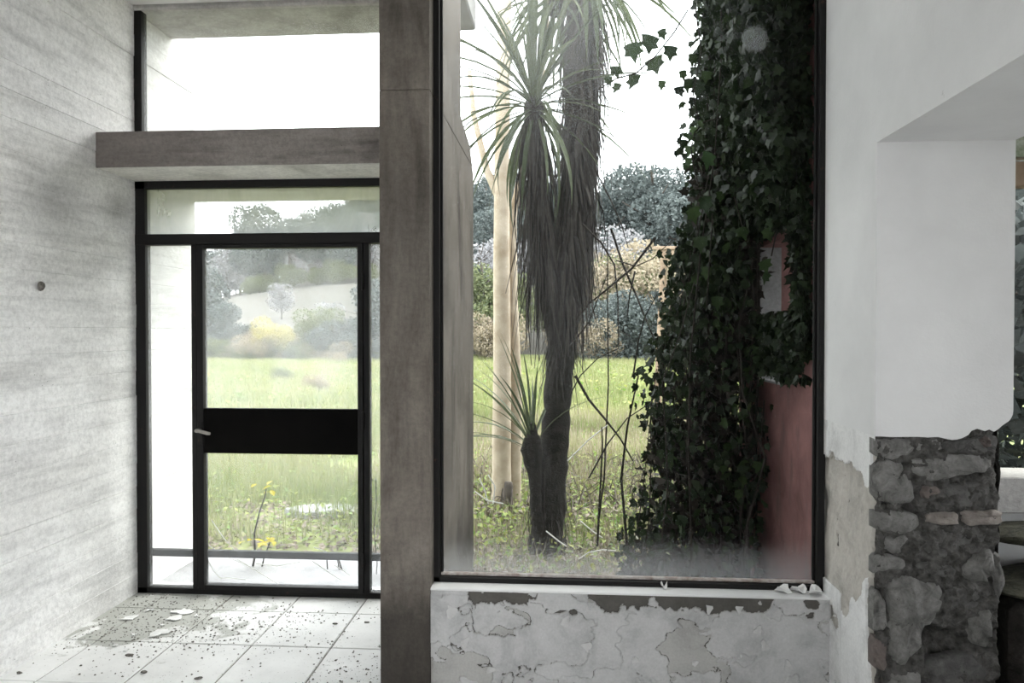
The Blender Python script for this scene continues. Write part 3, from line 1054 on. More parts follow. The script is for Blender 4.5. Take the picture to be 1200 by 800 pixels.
def blob(name, m, c, r, seed, sub=2, rough=.25, parent=None, flat=1.0):
    bm = bmesh.new()
    bmesh.ops.create_icosphere(bm, subdivisions=sub, radius=1.0)
    rg = random.Random(seed)
    ph = [(Vector((rg.uniform(-1, 1), rg.uniform(-1, 1), rg.uniform(-1, 1))) * 2.4, rg.uniform(0, 6)) for _ in range(5)]
    for v in bm.verts:
        d = sum(math.sin(p.dot(v.co) + q) for p, q in ph) / 5
        v.co = v.co * (1 + rough * d)
        v.co.x *= r[0]
        v.co.y *= r[1]
        v.co.z *= r[2]
    me = bpy.data.meshes.new(name)
    bm.to_mesh(me)
    bm.free()
    return mobj(name, me, m, parent, c)


o = blob('rubble_slab', M['moss'], (1.98, 2.86, .80), (.36, .16, .040), 4, 3, .55)
tag(o, 'mossy stone slab on the ledge under the side window', 'stone')
o = blob('rubble_slab', M['moss'], (1.95, 2.76, .66), (.40, .20, .035), 9, 3, .55)
tag(o, 'flat pale mossy stone leaning below the upper mossy slab', 'stone')
o = box('rubble_ledge', M['earth'], 1.56, 2.7, 2.62, 3.005, -.004, .62, bevel=.03)
tag(o, 'dark heap of earth and masonry under the side window', 'rubble')
o = blob('boulder', M['stone_dark'], (1.88, 2.42, .24), (.42, .30, .27), 12, 3, .08)
tag(o, 'smooth rounded grey boulder on the floor of the side room', 'boulder')
o = MB().tube([(1.60, 2.50, .53), (2.3, 2.44, .50)], .012, 6).build('wooden_stick', M['wood'])
tag(o, 'thin stick lying across the top of the grey boulder', 'stick')

# ------------------------------------------------------------------ ground and hills
def terrain(x, y):
    base = -0.05 - 0.03 * sst(6, 20, y) + 0.05 * (fbm(x * .35, y * .35, 4) - .5)
    bank = 0.0
    hill = 1.6 * sst(38, 52, y) + 6.2 * sst(48, 100, y) + 16.5 * sst(88, 165, y) * (.42 + .58 * sst(-.44, -.22, x / y))
    fall = 1 - 0.85 * sst(.02, .42, -x / y - .28) * sst(60, 120, y)
    return base + bank + hill * fall


def grid_obj(name, xs, ys, m, thick=False):
    X, Y = np.meshgrid(xs, ys)
    Z = terrain(X, Y)
    i = np.arange(X.size).reshape(X.shape)
    F = np.stack([i[:-1, :-1], i[:-1, 1:], i[1:, 1:], i[1:, :-1]], -1).reshape(-1, 4)
    return mobj(name, fastmesh(name, np.stack([X, Y, Z], -1).reshape(-1, 3), F, True), m)


struct(grid_obj('ground', np.linspace(-60, 40, 120), np.concatenate([np.linspace(3.21, 12, 36), np.linspace(12.6, 42, 50)]), M['meadow']), 'green overgrown field outside')
struct(grid_obj('hillside', np.linspace(-170, 110, 90), np.linspace(41.9, 240, 70), M['hill']), 'pale dry meadow slope rising behind the field')
X_, Y_ = np.meshgrid(np.linspace(-1.6, 3.0, 70), np.linspace(3.21, 7.9, 70))
Z_ = terrain(X_, Y_) + .03 * sst(7.8, 6.6, Y_ + 1.2 * (fbm(X_ * 1.5, Y_ * 1.5, 36) - .5)) * sst(-1.5, -1.0, X_) - .012 + .03 * (fbm(X_ * 6, Y_ * 6, 37) - .5)
i_ = np.arange(X_.size).reshape(X_.shape)
struct(mobj('soil_bed', fastmesh('soil_bed', np.stack([X_, Y_, Z_], -1).reshape(-1, 3), np.stack([i_[:-1, :-1], i_[:-1, 1:], i_[1:, 1:], i_[1:, :-1]], -1).reshape(-1, 4), True), M['soil']), 'bare brown soil around the foot of the sword-leaved tree')
struct(MB().box(-30, 30, -20, YB - .3, -.3, -.1).box(XE + .02, 30, YB - .3, .45, -.3, -.1).build('yard', M['soil']), 'open ground behind the building')


# ------------------------------------------------------------------ far trees and bushes
def crown(blobs, n, size, rng, shell=.55):
    """leaf tufts on a set of ellipsoids"""
    w = np.array([b[3] * b[4] for b in blobs])
    idx = rng.choice(len(blobs), n, p=w / w.sum())
    B = np.array(blobs)[idx]
    d = rng.normal(size=(n, 3))
    d /= np.linalg.norm(d, axis=1)[:, None]
    r = rng.uniform(shell, 1.0, n) ** .7
    P = B[:, :3] + d * r[:, None] * np.stack([B[:, 3], B[:, 3], B[:, 4]], 1)
    T = np.array([(-.5, 0, 0), (0, -.34, .12), (.5, 0, 0), (0, .34, .12)])
    V, F = scatter(T, np.array([[0, 1, 2, 3]]), P, rotmats(n, rng=rng), rng.uniform(.6, 1.4, n) * size)
    return V, F, n


def branches(hgt, rad, n, rng, spread=.5):
    mb = MB()
    mb.tube([(0, 0, -.3), (rng.uniform(-.1, .1) * rad, rng.uniform(-.1, .1) * rad, hgt * .5), (0, 0, hgt * .92)], [hgt * .025, hgt * .017, hgt * .006], 6)
    for k in range(n):
        z0 = rng.uniform(.25, .8) * hgt
        a = rng.uniform(0, 6.283)
        L = rad * rng.uniform(.5, 1.0)
        e = (math.cos(a) * L, math.sin(a) * L, z0 + L * spread * rng.uniform(.4, 1.4))
        mb.tube([(0, 0, z0), (e[0] * .5, e[1] * .5, z0 + (e[2] - z0) * .35), e], [hgt * .009, hgt * .006, hgt * .002], 4)
    return mb


protos = {}


def tree_proto(kind, hgt, rad, blobs, n, size, lm, nb=8):
    rng = np.random.default_rng(abs(hash(kind)) % 1000 if False else sum(map(ord, kind)))
    V, F, k = crown(blobs, n, size, rng)
    me = fastmesh('crown', V, F)
    rnd_attr(me, 4, k, rng)
    me.materials.append(lm)
    tb = branches(hgt, rad, nb, random.Random(len(kind)))
    tm = fastmesh('trunk', tb.v, tb.f)
    tm.materials.append(M['trunk'])
    protos[kind] = (me, tm)


def rb(n, R0, z0, z1, r0, r1, sq, seed):
    g = random.Random(seed)
    o = []
    for _ in range(n):
        a, q = g.uniform(0, 6.28), math.sqrt(g.random()) * R0
        r = g.uniform(r0, r1)
        o.append((math.cos(a) * q, math.sin(a) * q, g.uniform(z0, z1), r, r * sq))
    return o


M['far_dark'] = leafmat('hazed_evergreen_foliage', (0.055, 0.070, 0.070), (0.16, 0.185, 0.18), .2, .7)  # bluish haze of the far woods mixed into the leaf colour
M['far_mid'] = leafmat('olive_foliage', (0.10, 0.13, 0.06), (0.22, 0.24, 0.12), .25, .7)
M['far_grey'] = leafmat('hazed_grey_twigs', (0.24, 0.24, 0.255), (0.41, 0.405, 0.415), .2, .8)  # twig colour tinted blue for the haze of distance
M['far_tan'] = leafmat('dry_tan_scrub', (0.24, 0.20, 0.14), (0.42, 0.36, 0.27), .25, .8)
M['far_yellow'] = leafmat('yellow_green_foliage', (0.34, 0.30, 0.08), (0.55, 0.48, 0.18), .3, .7)
tree_proto('pine', 9.5, 3.2, rb(11, 2.4, 4.6, 8.4, 1.3, 2.1, .8, 1), 9000, .24, M['far_dark'])
tree_proto('oak', 7.5, 3.0, rb(11, 2.2, 2.4, 6.4, 1.2, 2.0, .9, 2), 9000, .24, M['far_dark'])
tree_proto('olive', 5.0, 2.2, rb(14, 1.7, 1.2, 4.2, .7, 1.4, .9, 3), 7000, .17, M['far_mid'])
tree_proto('bare', 7.0, 2.6, rb(16, 1.9, 2.2, 6.2, .8, 1.5, 1.0, 4), 2600, .26, M['far_grey'], 26)
tree_proto('scrub', 2.6, 1.8, rb(14, 1.5, .5, 2.0, .5, 1.0, .9, 5), 8000, .10, M['far_tan'], 14)
tree_proto('yellow', 3.2, 1.6, rb(12, 1.1, .8, 2.6, .5, 1.0, .95, 6), 7000, .11, M['far_yellow'], 12)
tree_proto('shrub', 2.4, 1.5, rb(12, 1.2, .5, 1.8, .5, 1.0, .9, 7), 7000, .10, M['far_mid'], 10)
tree_proto('dark_shrub', 3.0, 1.8, rb(12, 1.3, .6, 2.3, .6, 1.1, .9, 8), 7000, .13, M['far_dark'], 10)


def plant(kind, name, x, y, s, label, cat, group=None, sz=1.0, dz=0.0):
    z = float(terrain(np.array(x), np.array(y)))
    r = empty(name, (x, y, z + dz))
    r.scale = (s, s, s * sz)
    r.rotation_euler = (0, 0, random.uniform(0, 6.28))
    for nm, me in zip(('crown', 'trunk'), protos[kind]):
        c = bpy.data.objects.new(nm, me)
        COL.objects.link(c)
        c.parent = r
    tag(r, label, cat, group)
    return r


wg = np.random.default_rng(5)
# woods covering the upper slope
cnt = 0
wpos = []
for k in range(900):
    y = wg.uniform(98, 190)
    x = wg.uniform(-0.62 * y, 0.30 * y)
    if x < -0.1 * y and y < 98 + 0.06 * (x + .4 * y):
        continue
    if any((x - a) ** 2 + (y - b) ** 2 < 30 for a, b in wpos):
        continue
    wpos.append((x, y))
    kind = wg.choice(['oak', 'pine', 'bare', 'bare'])
    s = wg.uniform(.85, 1.35) * (1.25 if kind == 'oak' else 1)
    lab = {'oak': 'dark broad evergreen tree in the woods on the distant hillside', 'pine': 'dark tall-crowned pine in the woods on the distant hillside',
           'bare': 'bare grey winter tree in the woods on the distant hillside'}[kind]
    plant(kind, {'oak': 'evergreen_tree', 'pine': 'pine_tree', 'bare': 'bare_tree'}[kind], x, y, s, lab, 'tree', 'woods on the distant hillside, ' + kind)
    cnt += 1
    if cnt >= 210:
        break
# belt of trees and scrub behind the field, seen through the large window
belt = [('pine', 'pine_tree', 765, 70, 1.55, 'big round-crowned pine rising above the scrub beside the ivy', 'tree'),
        ('pine', 'pine_tree', 722, 76, 1.45, 'dark pine between the sword-leaved tree and the round-crowned pine', 'tree'),
        ('oak', 'evergreen_tree', 700, 72, 1.45, 'dense dark evergreen close behind the sword-leaved trunk', 'tree'),
        ('pine', 'pine_tree', 570, 74, 1.35, 'dark pine seen between the concrete fin and the pale trunks', 'tree'),
        ('oak', 'evergreen_tree', 600, 68, 1.3, 'dark evergreen seen between the pale trunks and the sword-leaved tree', 'tree'),
        ('oak', 'evergreen_tree', 808, 66, 1.4, 'dark evergreen half hidden behind the ivy edge', 'tree'),
        ('oak', 'evergreen_tree', 745, 64, 1.05, 'lower dark evergreen in front of the round-crowned pine', 'tree'),
        ('bare', 'bare_tree', 718, 55, 1.1, 'pale brown bare tree in front of the dark pines', 'tree'),
        ('bare', 'bare_tree', 562, 52, .95, 'bare grey tree beside the concrete fin', 'tree'),
        ('bare', 'bare_tree', 606, 54, 1.0, 'bare grey tree right of the pale trunks', 'tree'),
        ('olive', 'olive_tree', 735, 46, 1.25, 'olive-green bushy tree topped with pale dry growth behind the bare branches', 'tree'),
        ('scrub', 'dry_shrub', 712, 47, 2.4, 'tan dry scrub just right of the sword-leaved trunk', 'shrub'),
        ('scrub', 'dry_shrub', 765, 45, 2.2, 'tan dry scrub beneath the wooden shelter', 'shrub'),
        ('scrub', 'dry_shrub', 740, 50, 2.6, 'tall tan scrub behind the olive-green tree', 'shrub'),
        ('olive', 'olive_tree', 565, 44, 1.2, 'olive-green tree beside the concrete fin at the field edge', 'tree'),
        ('scrub', 'dry_shrub', 572, 40, 1.2, 'tan dry scrub between the concrete fin and the pale trunks', 'shrub'),
        ('dark_shrub', 'evergreen_shrub', 700, 41, 1.3, 'dark green shrub at the field edge beside the sword-leaved trunk', 'shrub'),
        ('dark_shrub', 'evergreen_shrub', 728, 42, 1.5, 'dark green shrub at the field edge behind the bare branches', 'shrub'),
        ('dark_shrub', 'evergreen_shrub', 755, 41, 1.3, 'dark green shrub at the field edge close to the ivy', 'shrub'),
        ('olive', 'olive_tree', 605, 43, 1.1, 'olive-green tree between the pale trunks and the sword-leaved tree', 'tree'),
        ('scrub', 'dry_shrub', 690, 40, 1.0, 'low tan scrub behind the sword-leaved trunk', 'shrub'),
        # seen through the door
        ('yellow', 'yellow_bush', 322, 40, 1.25, 'yellow-green bush at the edge of the field', 'bush'),
        ('scrub', 'dry_shrub', 300, 41, 1.1, 'tan dry shrub left of the yellow-green bush', 'shrub'),
        ('olive', 'olive_tree', 372, 41, .95, 'green bushy tree right of the yellow-green bush', 'tree'),
        ('dark_shrub', 'evergreen_shrub', 392, 40, 1.35, 'dark green shrub in front of the bare tree by the door stile', 'shrub'),
        ('bare', 'bare_tree', 388, 44, .62, 'small bare grey tree behind the dark green shrub', 'tree'),
        ('dark_shrub', 'evergreen_shrub', 412, 41, 1.4, 'dark shrub beside the right stile of the door', 'shrub'),
        ('oak', 'evergreen_tree', 262, 42, .62, 'dark rounded tree beside the left stile of the door', 'tree'),
        ('dark_shrub', 'evergreen_shrub', 286, 41, 1.2, 'dark shrub between the rounded tree and the tan shrub', 'shrub'),
        ('shrub', 'green_shrub', 345, 40, .9, 'low green shrub at the foot of the yellow-green bush', 'shrub'),
        ('dark_shrub', 'evergreen_shrub', 440, 42, 1.5, 'dark shrub seen through the narrow right side light', 'shrub'),
        ('scrub', 'dry_shrub', 397, 36, .42, 'small rusty dry clump at the far edge of the grass', 'shrub'),
        ('bare', 'bare_tree', 330, 62, .7, 'lone bare tree on the pale slope', 'tree'),
        ('scrub', 'dry_shrub', 372, 19, .20, 'small brown-grey clump standing in the grass', 'shrub'),
        ('shrub', 'green_shrub', 330, 23, .22, 'low green clump in the grass below the yellow bush', 'shrub')]
for kind, nm, px, Y, s, lab, cat in belt:
    x = at(px, 388, Y)[0]
    s = s * .66 if px < 450 and Y > 30 else s
    plant(kind, nm, x, Y, s, lab, cat, dz=-.42 * s if Y > 30 and kind not in ('pine', 'bare') else 0.0)
# low thicket closing the field edge as seen from the door
for k in range(22):
    x = -19.5 + k * .52 + wg.uniform(-.2, .2)
    kd = ['dark_shrub', 'shrub', 'scrub'][k % 3]
    plant(kd, {'dark_shrub': 'evergreen_shrub', 'shrub': 'green_shrub', 'scrub': 'dry_shrub'}[kd], x, 38.6 + wg.uniform(0, 1.6), wg.uniform(.42, .68),
          {'dark_shrub': 'low dark shrub in the thicket along the field edge outside the door', 'shrub': 'low green shrub in the thicket along the field edge outside the door',
           'scrub': 'low tan shrub in the thicket along the field edge outside the door'}[kd], 'shrub', 'thicket along the field edge, ' + kd, dz=-.2)
# line of shrubs along the top of the pale slope
for k in range(16):
    x = -62 + k * 3.6 + wg.uniform(-1, 1)
    y = 97 + wg.uniform(-2, 2)
    plant('shrub', 'green_shrub', x, y, wg.uniform(1.0, 1.6), 'green shrub in the hedge line above the pale slope', 'shrub', 'hedge line above the pale slope')
# more scrub and trees along the field edge beyond the frame's sight lines
for k in range(26):
    x = wg.uniform(-32, 14)
    y = wg.uniform(43, 50)
    pxx = 660 + 850 * x / y
    if 550 < pxx < 800 or 240 < pxx < 440:
        continue
    plant('dark_shrub', 'evergreen_shrub', x, y, wg.uniform(1.2, 2.0), 'dark evergreen shrub in the belt behind the field', 'shrub', 'shrub belt behind the field')


# ------------------------------------------------------------------ grass and litter
BL = np.array([(-.5, 0, 0), (.5, 0, 0), (.38, .10, .5), (-.38, .10, .5), (0, .42, 1.0)])
BF3 = np.array([[0, 1, 2], [0, 2, 3], [3, 2, 4]])


def blades(name, n, y0, y1, h0, h1, w, m, label, cat, xa=-.72, xb=.34, lean=.5, patch=None, seed=1, xmin=None, xmax=None):
    rng = np.random.default_rng(seed)
    y = np.sqrt(rng.uniform(y0 ** 2, y1 ** 2, n))
    x = rng.uniform(0, 1, n) * (xb - xa) * y + xa * y
    if xmin is not None:
        x = rng.uniform(xmin, xmax, n)
        y = rng.uniform(y0, y1, n)
    keep = np.ones(n, bool)
    keep &= ~((y < 5.05) & (x < PX0 + .12))
    if name == 'grass':
        keep &= ~((x > -.17 * y) & (y < 11.5) & (rng.random(n) < np.where(y < 7.5, .80, .6)))
    keep &= ~((x > XR - .03) & (y < 4.6))
    keep &= ~((x < PX1 + .03) & (y < 4.52))
    if patch is not None:
        keep &= fbm(x * patch[0], y * patch[0], 19) > patch[1] * rng.uniform(.7, 1.25, n)
    x, y = x[keep], y[keep]
    n = len(x)
    tuft = fbm(x * 1.3, y * 1.3, 27)
    P = np.stack([x, y, terrain(x, y) - .01], 1)
    h = rng.uniform(h0, h1, n) * (.55 + .9 * tuft)
    S_ = np.stack([np.full(n, w) * rng.uniform(.6, 1.4, n), h, h], 1)
    V, F = scatter(BL, BF3, P, rotmats(n, lean, rng), S_)
    me = fastmesh(name, V, F)
    a = me.attributes.new('rnd', 'FLOAT', 'POINT')
    val = np.clip(.25 + 1.1 * (fbm(x * .6, y * .6, 88) - .45) + rng.uniform(-.05, .6, n), 0, 1)
    a.data.foreach_set('value', np.repeat(val, 5).astype(np.float32))
    o = mobj(name, me, m)
    tag(o, label, cat, None, 'stuff')
    return o


blades('grass', 90000, 5.3, 14, .10, .26, .010, M['grass'], 'tangled green grass growing near the building', 'grass', seed=2, patch=(.8, .36), lean=.95)
blades('grass', 90000, 13, 40, .12, .30, .035, M['grass'], 'bright green grass of the far field', 'grass', seed=3)
blades('grass', 14000, 3.5, 6.5, .03, .12, .007, M['grass'], 'short sparse grass beneath the large window', 'grass', seed=4, xmin=-.55, xmax=1.05, lean=1.0)
blades('dry_straw', 16000, 7.2, 13.0, .10, .30, .010, M['straw'], 'pale dry grass between the pale trunks and the green field', 'straw', seed=15, xmin=-2.2, xmax=2.6, lean=1.5)
blades('dry_straw', 5000, 3.4, 8.5, .08, .30, .006, M['straw'], 'pale dry straw tangled over the ground outside the large window', 'straw', seed=5, xmin=-1.4, xmax=1.6, lean=1.45)

LT = np.array([(0, -.5, 0), (.3, 0, .08), (0, .5, 0), (-.3, 0, .08)])
LF = np.array([[0, 1, 2], [0, 2, 3]])


def flat_leaves(name, n, x0, x1, y0, y1, s0, s1, zt, m, label, cat, seed, tilt=.7):
    rng = np.random.default_rng(seed)
    x, y = rng.uniform(x0, x1, n), rng.uniform(y0, y1, n)
    k = ~((y < 5.05) & (x < PX0 + .12)) & ~((x > XR - .04) & (y < 4.6)) & ~((x < PX1 + .03) & (y < 4.52))
    x, y = x[k], y[k]
    n = len(x)
    P = np.stack([x, y, terrain(x, y) + rng.uniform(0.0, zt, n)], 1)
    V, F = scatter(LT, LF, P, rotmats(n, tilt, rng), rng.uniform(s0, s1, n))
    me = fastmesh(name, V, F)
    rnd_attr(me, 4, n, rng)
    o = mobj(name, me, m)
    tag(o, label, cat, None, 'stuff')


flat_leaves('leaf_litter', 9000, -1.5, 1.8, 3.25, 7.0, .03, .08, .05, M['litter'], 'brown leaf litter covering the ground outside the large window', 'leaves', 6)
flat_leaves('low_weeds', 16000, -9, 1.8, 5.2, 13, .03, .075, .12, M['weed'], 'low broad-leaved weeds among the near grass', 'weeds', 8)
flat_leaves('low_weeds', 9000, -26, 10, 13, 37, .10, .22, .2, M['weed'], 'broad-leaved weeds in the far field', 'weeds', 9)
flat_leaves('leaf_litter', 2500, -4.0, -1.0, 5.1, 6.6, .03, .07, .05, M['litter'], 'brown leaf litter on the ground outside the door', 'leaves', 10)

rngb = np.random.default_rng(64)
mb = MB()
for k in range(420):
    x0, y0 = rngb.uniform(-1.6, 2.2), rngb.uniform(6.0, 8.6)
    z0 = float(terrain(np.array(x0), np.array(y0)))
    a, L, hh = rngb.uniform(0, 6.28), rngb.uniform(.15, .55), rngb.uniform(.02, .30)
    mb.tube([(x0, y0, z0), (x0 + math.cos(a) * L * .5, y0 + math.sin(a) * L * .5, z0 + hh), (x0 + math.cos(a) * L, y0 + math.sin(a) * L, z0 + hh * rngb.uniform(.1, .9))], [.006, .005, .003], 3)
tag(mb.build('brushwood', M['trunk']), 'tangled grey brushwood on the ground behind the pale trunks', 'brushwood', None, 'stuff')
flat_leaves('low_weeds', 5000, -1.2, 1.6, 4.6, 9.0, .03, .07, .16, M['weed'], 'green leafy weeds under the bare shrub', 'weeds', 18, 1.0)
flat_leaves('leaf_litter', 5000, -1.8, 2.2, 6.0, 8.8, .04, .09, .10, M['litter'], 'brown leaf litter among the brushwood', 'leaves', 19, 1.0)
# broken slab in the grass
o = MB().prism([(-2.45, 6.2), (-2.2, 6.08), (-1.95, 6.16), (-1.80, 6.12), (-1.75, 6.35), (-2.0, 6.42), (-2.3, 6.38)], 'z', -.08, .015).build('stone_slab', M['concrete_slab'], None, .008)
tag(o, 'pale broken slab lying in the grass outside the door', 'slab')

# ------------------------------------------------------------------ sword-leaved tree (tall stem with a skirt of dead leaves)
yb = (-.11, 5.24, float(terrain(np.array(-.11), np.array(5.24))))
yuc = empty('yucca_tree', yb)
tag(yuc, 'tall sword-leaved tree with dark shaggy skirt of dead leaves outside the large window', 'tree')


def noisy_tube(pts, rad, n=12, sub=5, amp=.12, seed=1):
    """smooth tube with a gnarled outline"""
    rg = random.Random(seed)
    P, Rr = [], []
    for i in range(len(pts) - 1):
        for k in range(sub):
            t = k / sub
            P.append(tuple(pts[i][j] * (1 - t) + pts[i + 1][j] * t for j in range(3)))
            Rr.append((rad[i] * (1 - t) + rad[i + 1] * t) * (1 + rg.uniform(-amp, amp) * .6))
    P.append(pts[-1])
    Rr.append(rad[-1])
    mb = MB().tube(P, Rr, n)
    V = []
    for v in mb.v:
        V.append(tuple(c + rg.uniform(-1, 1) * amp * .10 * max(rad) for c in v))
    mb.v = V
    return mb


stemR = [(-.11, 5.24, -.1), (-.115, 5.24, .1), (-.075, 5.24, .6), (-.045, 5.24, 1.0), (-.02, 5.24, 1.4), (.02, 5.25, 2.0), (.09, 5.28, 2.7), (.135, 5.30, 3.4), (.15, 5.32, 4.25)]
noisy_tube(stemR, [.17, .13, .105, .100, .095, .10, .10, .09, .07], 12, 5, .16, 3).build('trunk', M['yucca_bark'], yuc, smooth=True)
stemL = [(-.03, 5.24, 1.45), (-.11, 5.23, 1.9), (-.165, 5.22, 2.5), (-.205, 5.21, 3.15)]
noisy_tube(stemL, [.08, .075, .07, .05], 10, 5, .16, 4).build('stem', M['yucca_bark'], yuc, smooth=True)
stemS = [(-.13, 5.18, -.05), (-.19, 5.13, .3), (-.20, 5.12, .55), (-.222, 5.10, .74), (-.215, 5.10, .84)]
noisy_tube(stemS, [.06, .042, .045, .082, .05], 10, 4, .14, 5).build('stem', M['yucca_bark'], yuc, smooth=True)


def sword(L, w, elev, droop, nseg=7):
    """leaf in the radial plane, x outward, z up; bends with its weight"""
    x, z, a = 0.0, 0.0, elev
    V, F = [], []
    for i in range(nseg + 1):
        t = i / nseg
        ww = w * (.55 + .9 * t if t < .35 else (.865 * (1 - ((t - .35) / .65) ** 1.6) + .02))
        nx, nz = -math.sin(a), math.cos(a)
        V += [(x + nx * ww * .18, -ww / 2, z + nz * ww * .18), (x, 0, z), (x + nx * ww * .18, ww / 2, z + nz * ww * .18)]
        x += math.cos(a) * L / nseg
        z += math.sin(a) * L / nseg
        a -= droop / nseg
    for i in range(nseg):
        b = i * 3
        F += [(b, b + 1, b + 4, b + 3), (b + 1, b + 2, b + 5, b + 4)]
    return V, F


sw_rng = random.Random(21)
SW = []
for e_deg in (84, 68, 52, 38, 24, 10, -5, -20, -36, -52):
    row = []
    for q in range(2):
        V, F = sword(.78 if e_deg > -30 else .62, .034, R(e_deg), R(12 + 34 * math.cos(R(e_deg)) * (1 + q * 1.1)))
        me = fastmesh('leaf', V, F)
        me.materials.append(M['yucca_leaf'])
        row.append(me)
    SW.append((e_deg, row))


def rosette(c, n, scale, emin, emax, parent, nm='rosette', az=None):
    core_ = noisy_tube([(c[0], c[1], c[2] - .16 * scale), (c[0], c[1], c[2] - .04 * scale), (c[0], c[1], c[2] + .10 * scale)], [.055 * scale, .06 * scale, .02], 10, 3, .1, 8).build(nm, M['yucca_bark'], parent, smooth=True)
    pool = [s for s in SW if emin <= s[0] <= emax]
    for i in range(n):
        t = (i + .5) / n
        e, row = pool[min(int(t * len(pool)), len(pool) - 1)]
        l = bpy.data.objects.new('leaf', row[i % 2])
        COL.objects.link(l)
        l.parent = core_
        a = i * 2.39996 + sw_rng.uniform(-.3, .3) if az is None else az[0] + (az[1] - az[0]) * sw_rng.random()
        s = scale * sw_rng.uniform(.8, 1.12)
        l.location = Vector((c[0], c[1], c[2] + (.06 - .16 * t) * scale)) + Vector((math.cos(a), math.sin(a), 0)) * .03 * scale
        l.rotation_euler = (sw_rng.uniform(-.12, .12), sw_rng.uniform(-.10, .10), a)
        l.scale = (s, s * sw_rng.uniform(.8, 1.2), s)
    return core_


rosette((-.21, 5.21, 3.22), 84, 1.25, -52, 84, yuc)
rosette((-.05, 5.30, 4.02), 60, 1.0, -52, 84, yuc)
rosette((.16, 5.33, 4.22), 84, 1.25, -52, 84, yuc)
rosette((-.218, 5.10, .82), 15, .95, 24, 84, yuc, az=(R(150), R(250)))
rosette((-.216, 5.11, .84), 7, .85, 52, 84, yuc)


def skirt(name, n, stem, z0, z1, rad, L0, L1, seed, w=.022):
    rng = np.random.default_rng(seed)
    S_ = np.array(stem)
    zz = rng.uniform(z0, z1, n)
    cx = np.interp(zz, S_[:, 2], S_[:, 0])
    cy = np.interp(zz, S_[:, 2], S_[:, 1])
    a = rng.uniform(0, 2 * np.pi, n)
    L = rng.uniform(L0, L1, n)
    ww = w * rng.uniform(.4, 1.3, n)
    tw = rng.uniform(-.9, .9, n)
    K = 5
    V = np.zeros((n, K, 2, 3))
    wild = np.where(rng.random(n) < .07, rng.uniform(1.3, 2.3, n), 1.0)
    sw = rng.normal(0, .05, n)
    for i in range(K):
        t = i / (K - 1)
        out = .05 + (rad * wild) * (.55 * np.sin(t * 2.2) + .10 * t)
        px_ = cx + np.cos(a) * out + sw * t * t
        py_ = cy + np.sin(a) * out
        pz_ = zz - L * (t ** 1.15) + .03 * np.sin(t * 3)
        ta = a + np.pi / 2 + tw * t
        hw = ww * (1 - .8 * t) / 2
        V[:, i, 0] = np.stack([px_ - np.cos(ta) * hw, py_ - np.sin(ta) * hw, pz_], 1)
        V[:, i, 1] = np.stack([px_ + np.cos(ta) * hw, py_ + np.sin(ta) * hw, pz_], 1)
    base = (np.arange(n) * K * 2)[:, None]
    q = np.concatenate([base + np.array([[2 * i, 2 * i + 1, 2 * i + 3, 2 * i + 2]]) for i in range(K - 1)], 1).reshape(-1, 4)
    me = fastmesh(name, V.reshape(-1, 3), q)
    rnd_attr(me, K * 2, n, rng)
    o = mobj(name, me, M['yucca_dead'], yuc)
    o['kind'] = 'stuff'
    return o


skirt('dead_leaf_skirt', 1500, stemR, 2.05, 4.2, .125, .35, .80, 31, .026)
skirt('dead_leaf_skirt', 330, stemL, 2.15, 3.15, .125, .40, .95, 32, .024)
skirt('dead_leaf_skirt', 260, stemR, 1.35, 1.95, .10, .2, .5, 33, .014)
skirt('dead_leaf_skirt', 150, [(-.12, 5.24, -.1), (-.12, 5.24, .7)], .2, .7, .15, .3, .6, 34, .012)

# ------------------------------------------------------------------ pale-barked tree
pb = (-.54, 6.46, float(terrain(np.array(-.54), np.array(6.46))))
pt = empty('pale_tree', pb)
tag(pt, 'slender tree with smooth pale tan trunks behind the sword-leaved tree', 'tree')
noisy_tube([(-.55, 6.46, -.1), (-.55, 6.46, .4), (-.545, 6.46, 1.2), (-.55, 6.46, 2.2), (-.545, 6.46, 3.2), (-.52, 6.46, 4.6), (-.50, 6.46, 6.2)], [.095, .088, .080, .074, .068, .06, .045], 14, 4, .04, 6).build('trunk', M['pale_bark'], pt, smooth=True)
noisy_tube([(-.46, 6.56, -.1), (-.44, 6.56, .4), (-.425, 6.56, 1.0), (-.455, 6.56, 1.9), (-.46, 6.56, 2.6), (-.36, 6.58, 3.1), (-.20, 6.6, 3.8), (-.1, 6.6, 5.0)], [.075, .065, .055, .042, .038, .03, .025, .02], 10, 4, .05, 7).build('stem', M['pale_bark'], pt, smooth=True)
noisy_tube([(-.56, 6.46, 2.75), (-.68, 6.46, 3.0), (-.80, 6.47, 3.5), (-.84, 6.48, 3.9)], [.045, .035, .025, .02], 8, 3, .05, 8).build('branch', M['pale_bark'], pt, smooth=True)
noisy_tube([(-.50, 6.38, -.08), (-.49, 6.37, .12), (-.48, 6.38, .24)], [.06, .05, .035], 8, 3, .1, 9).build('stump', M['trunk'], pt, smooth=True)

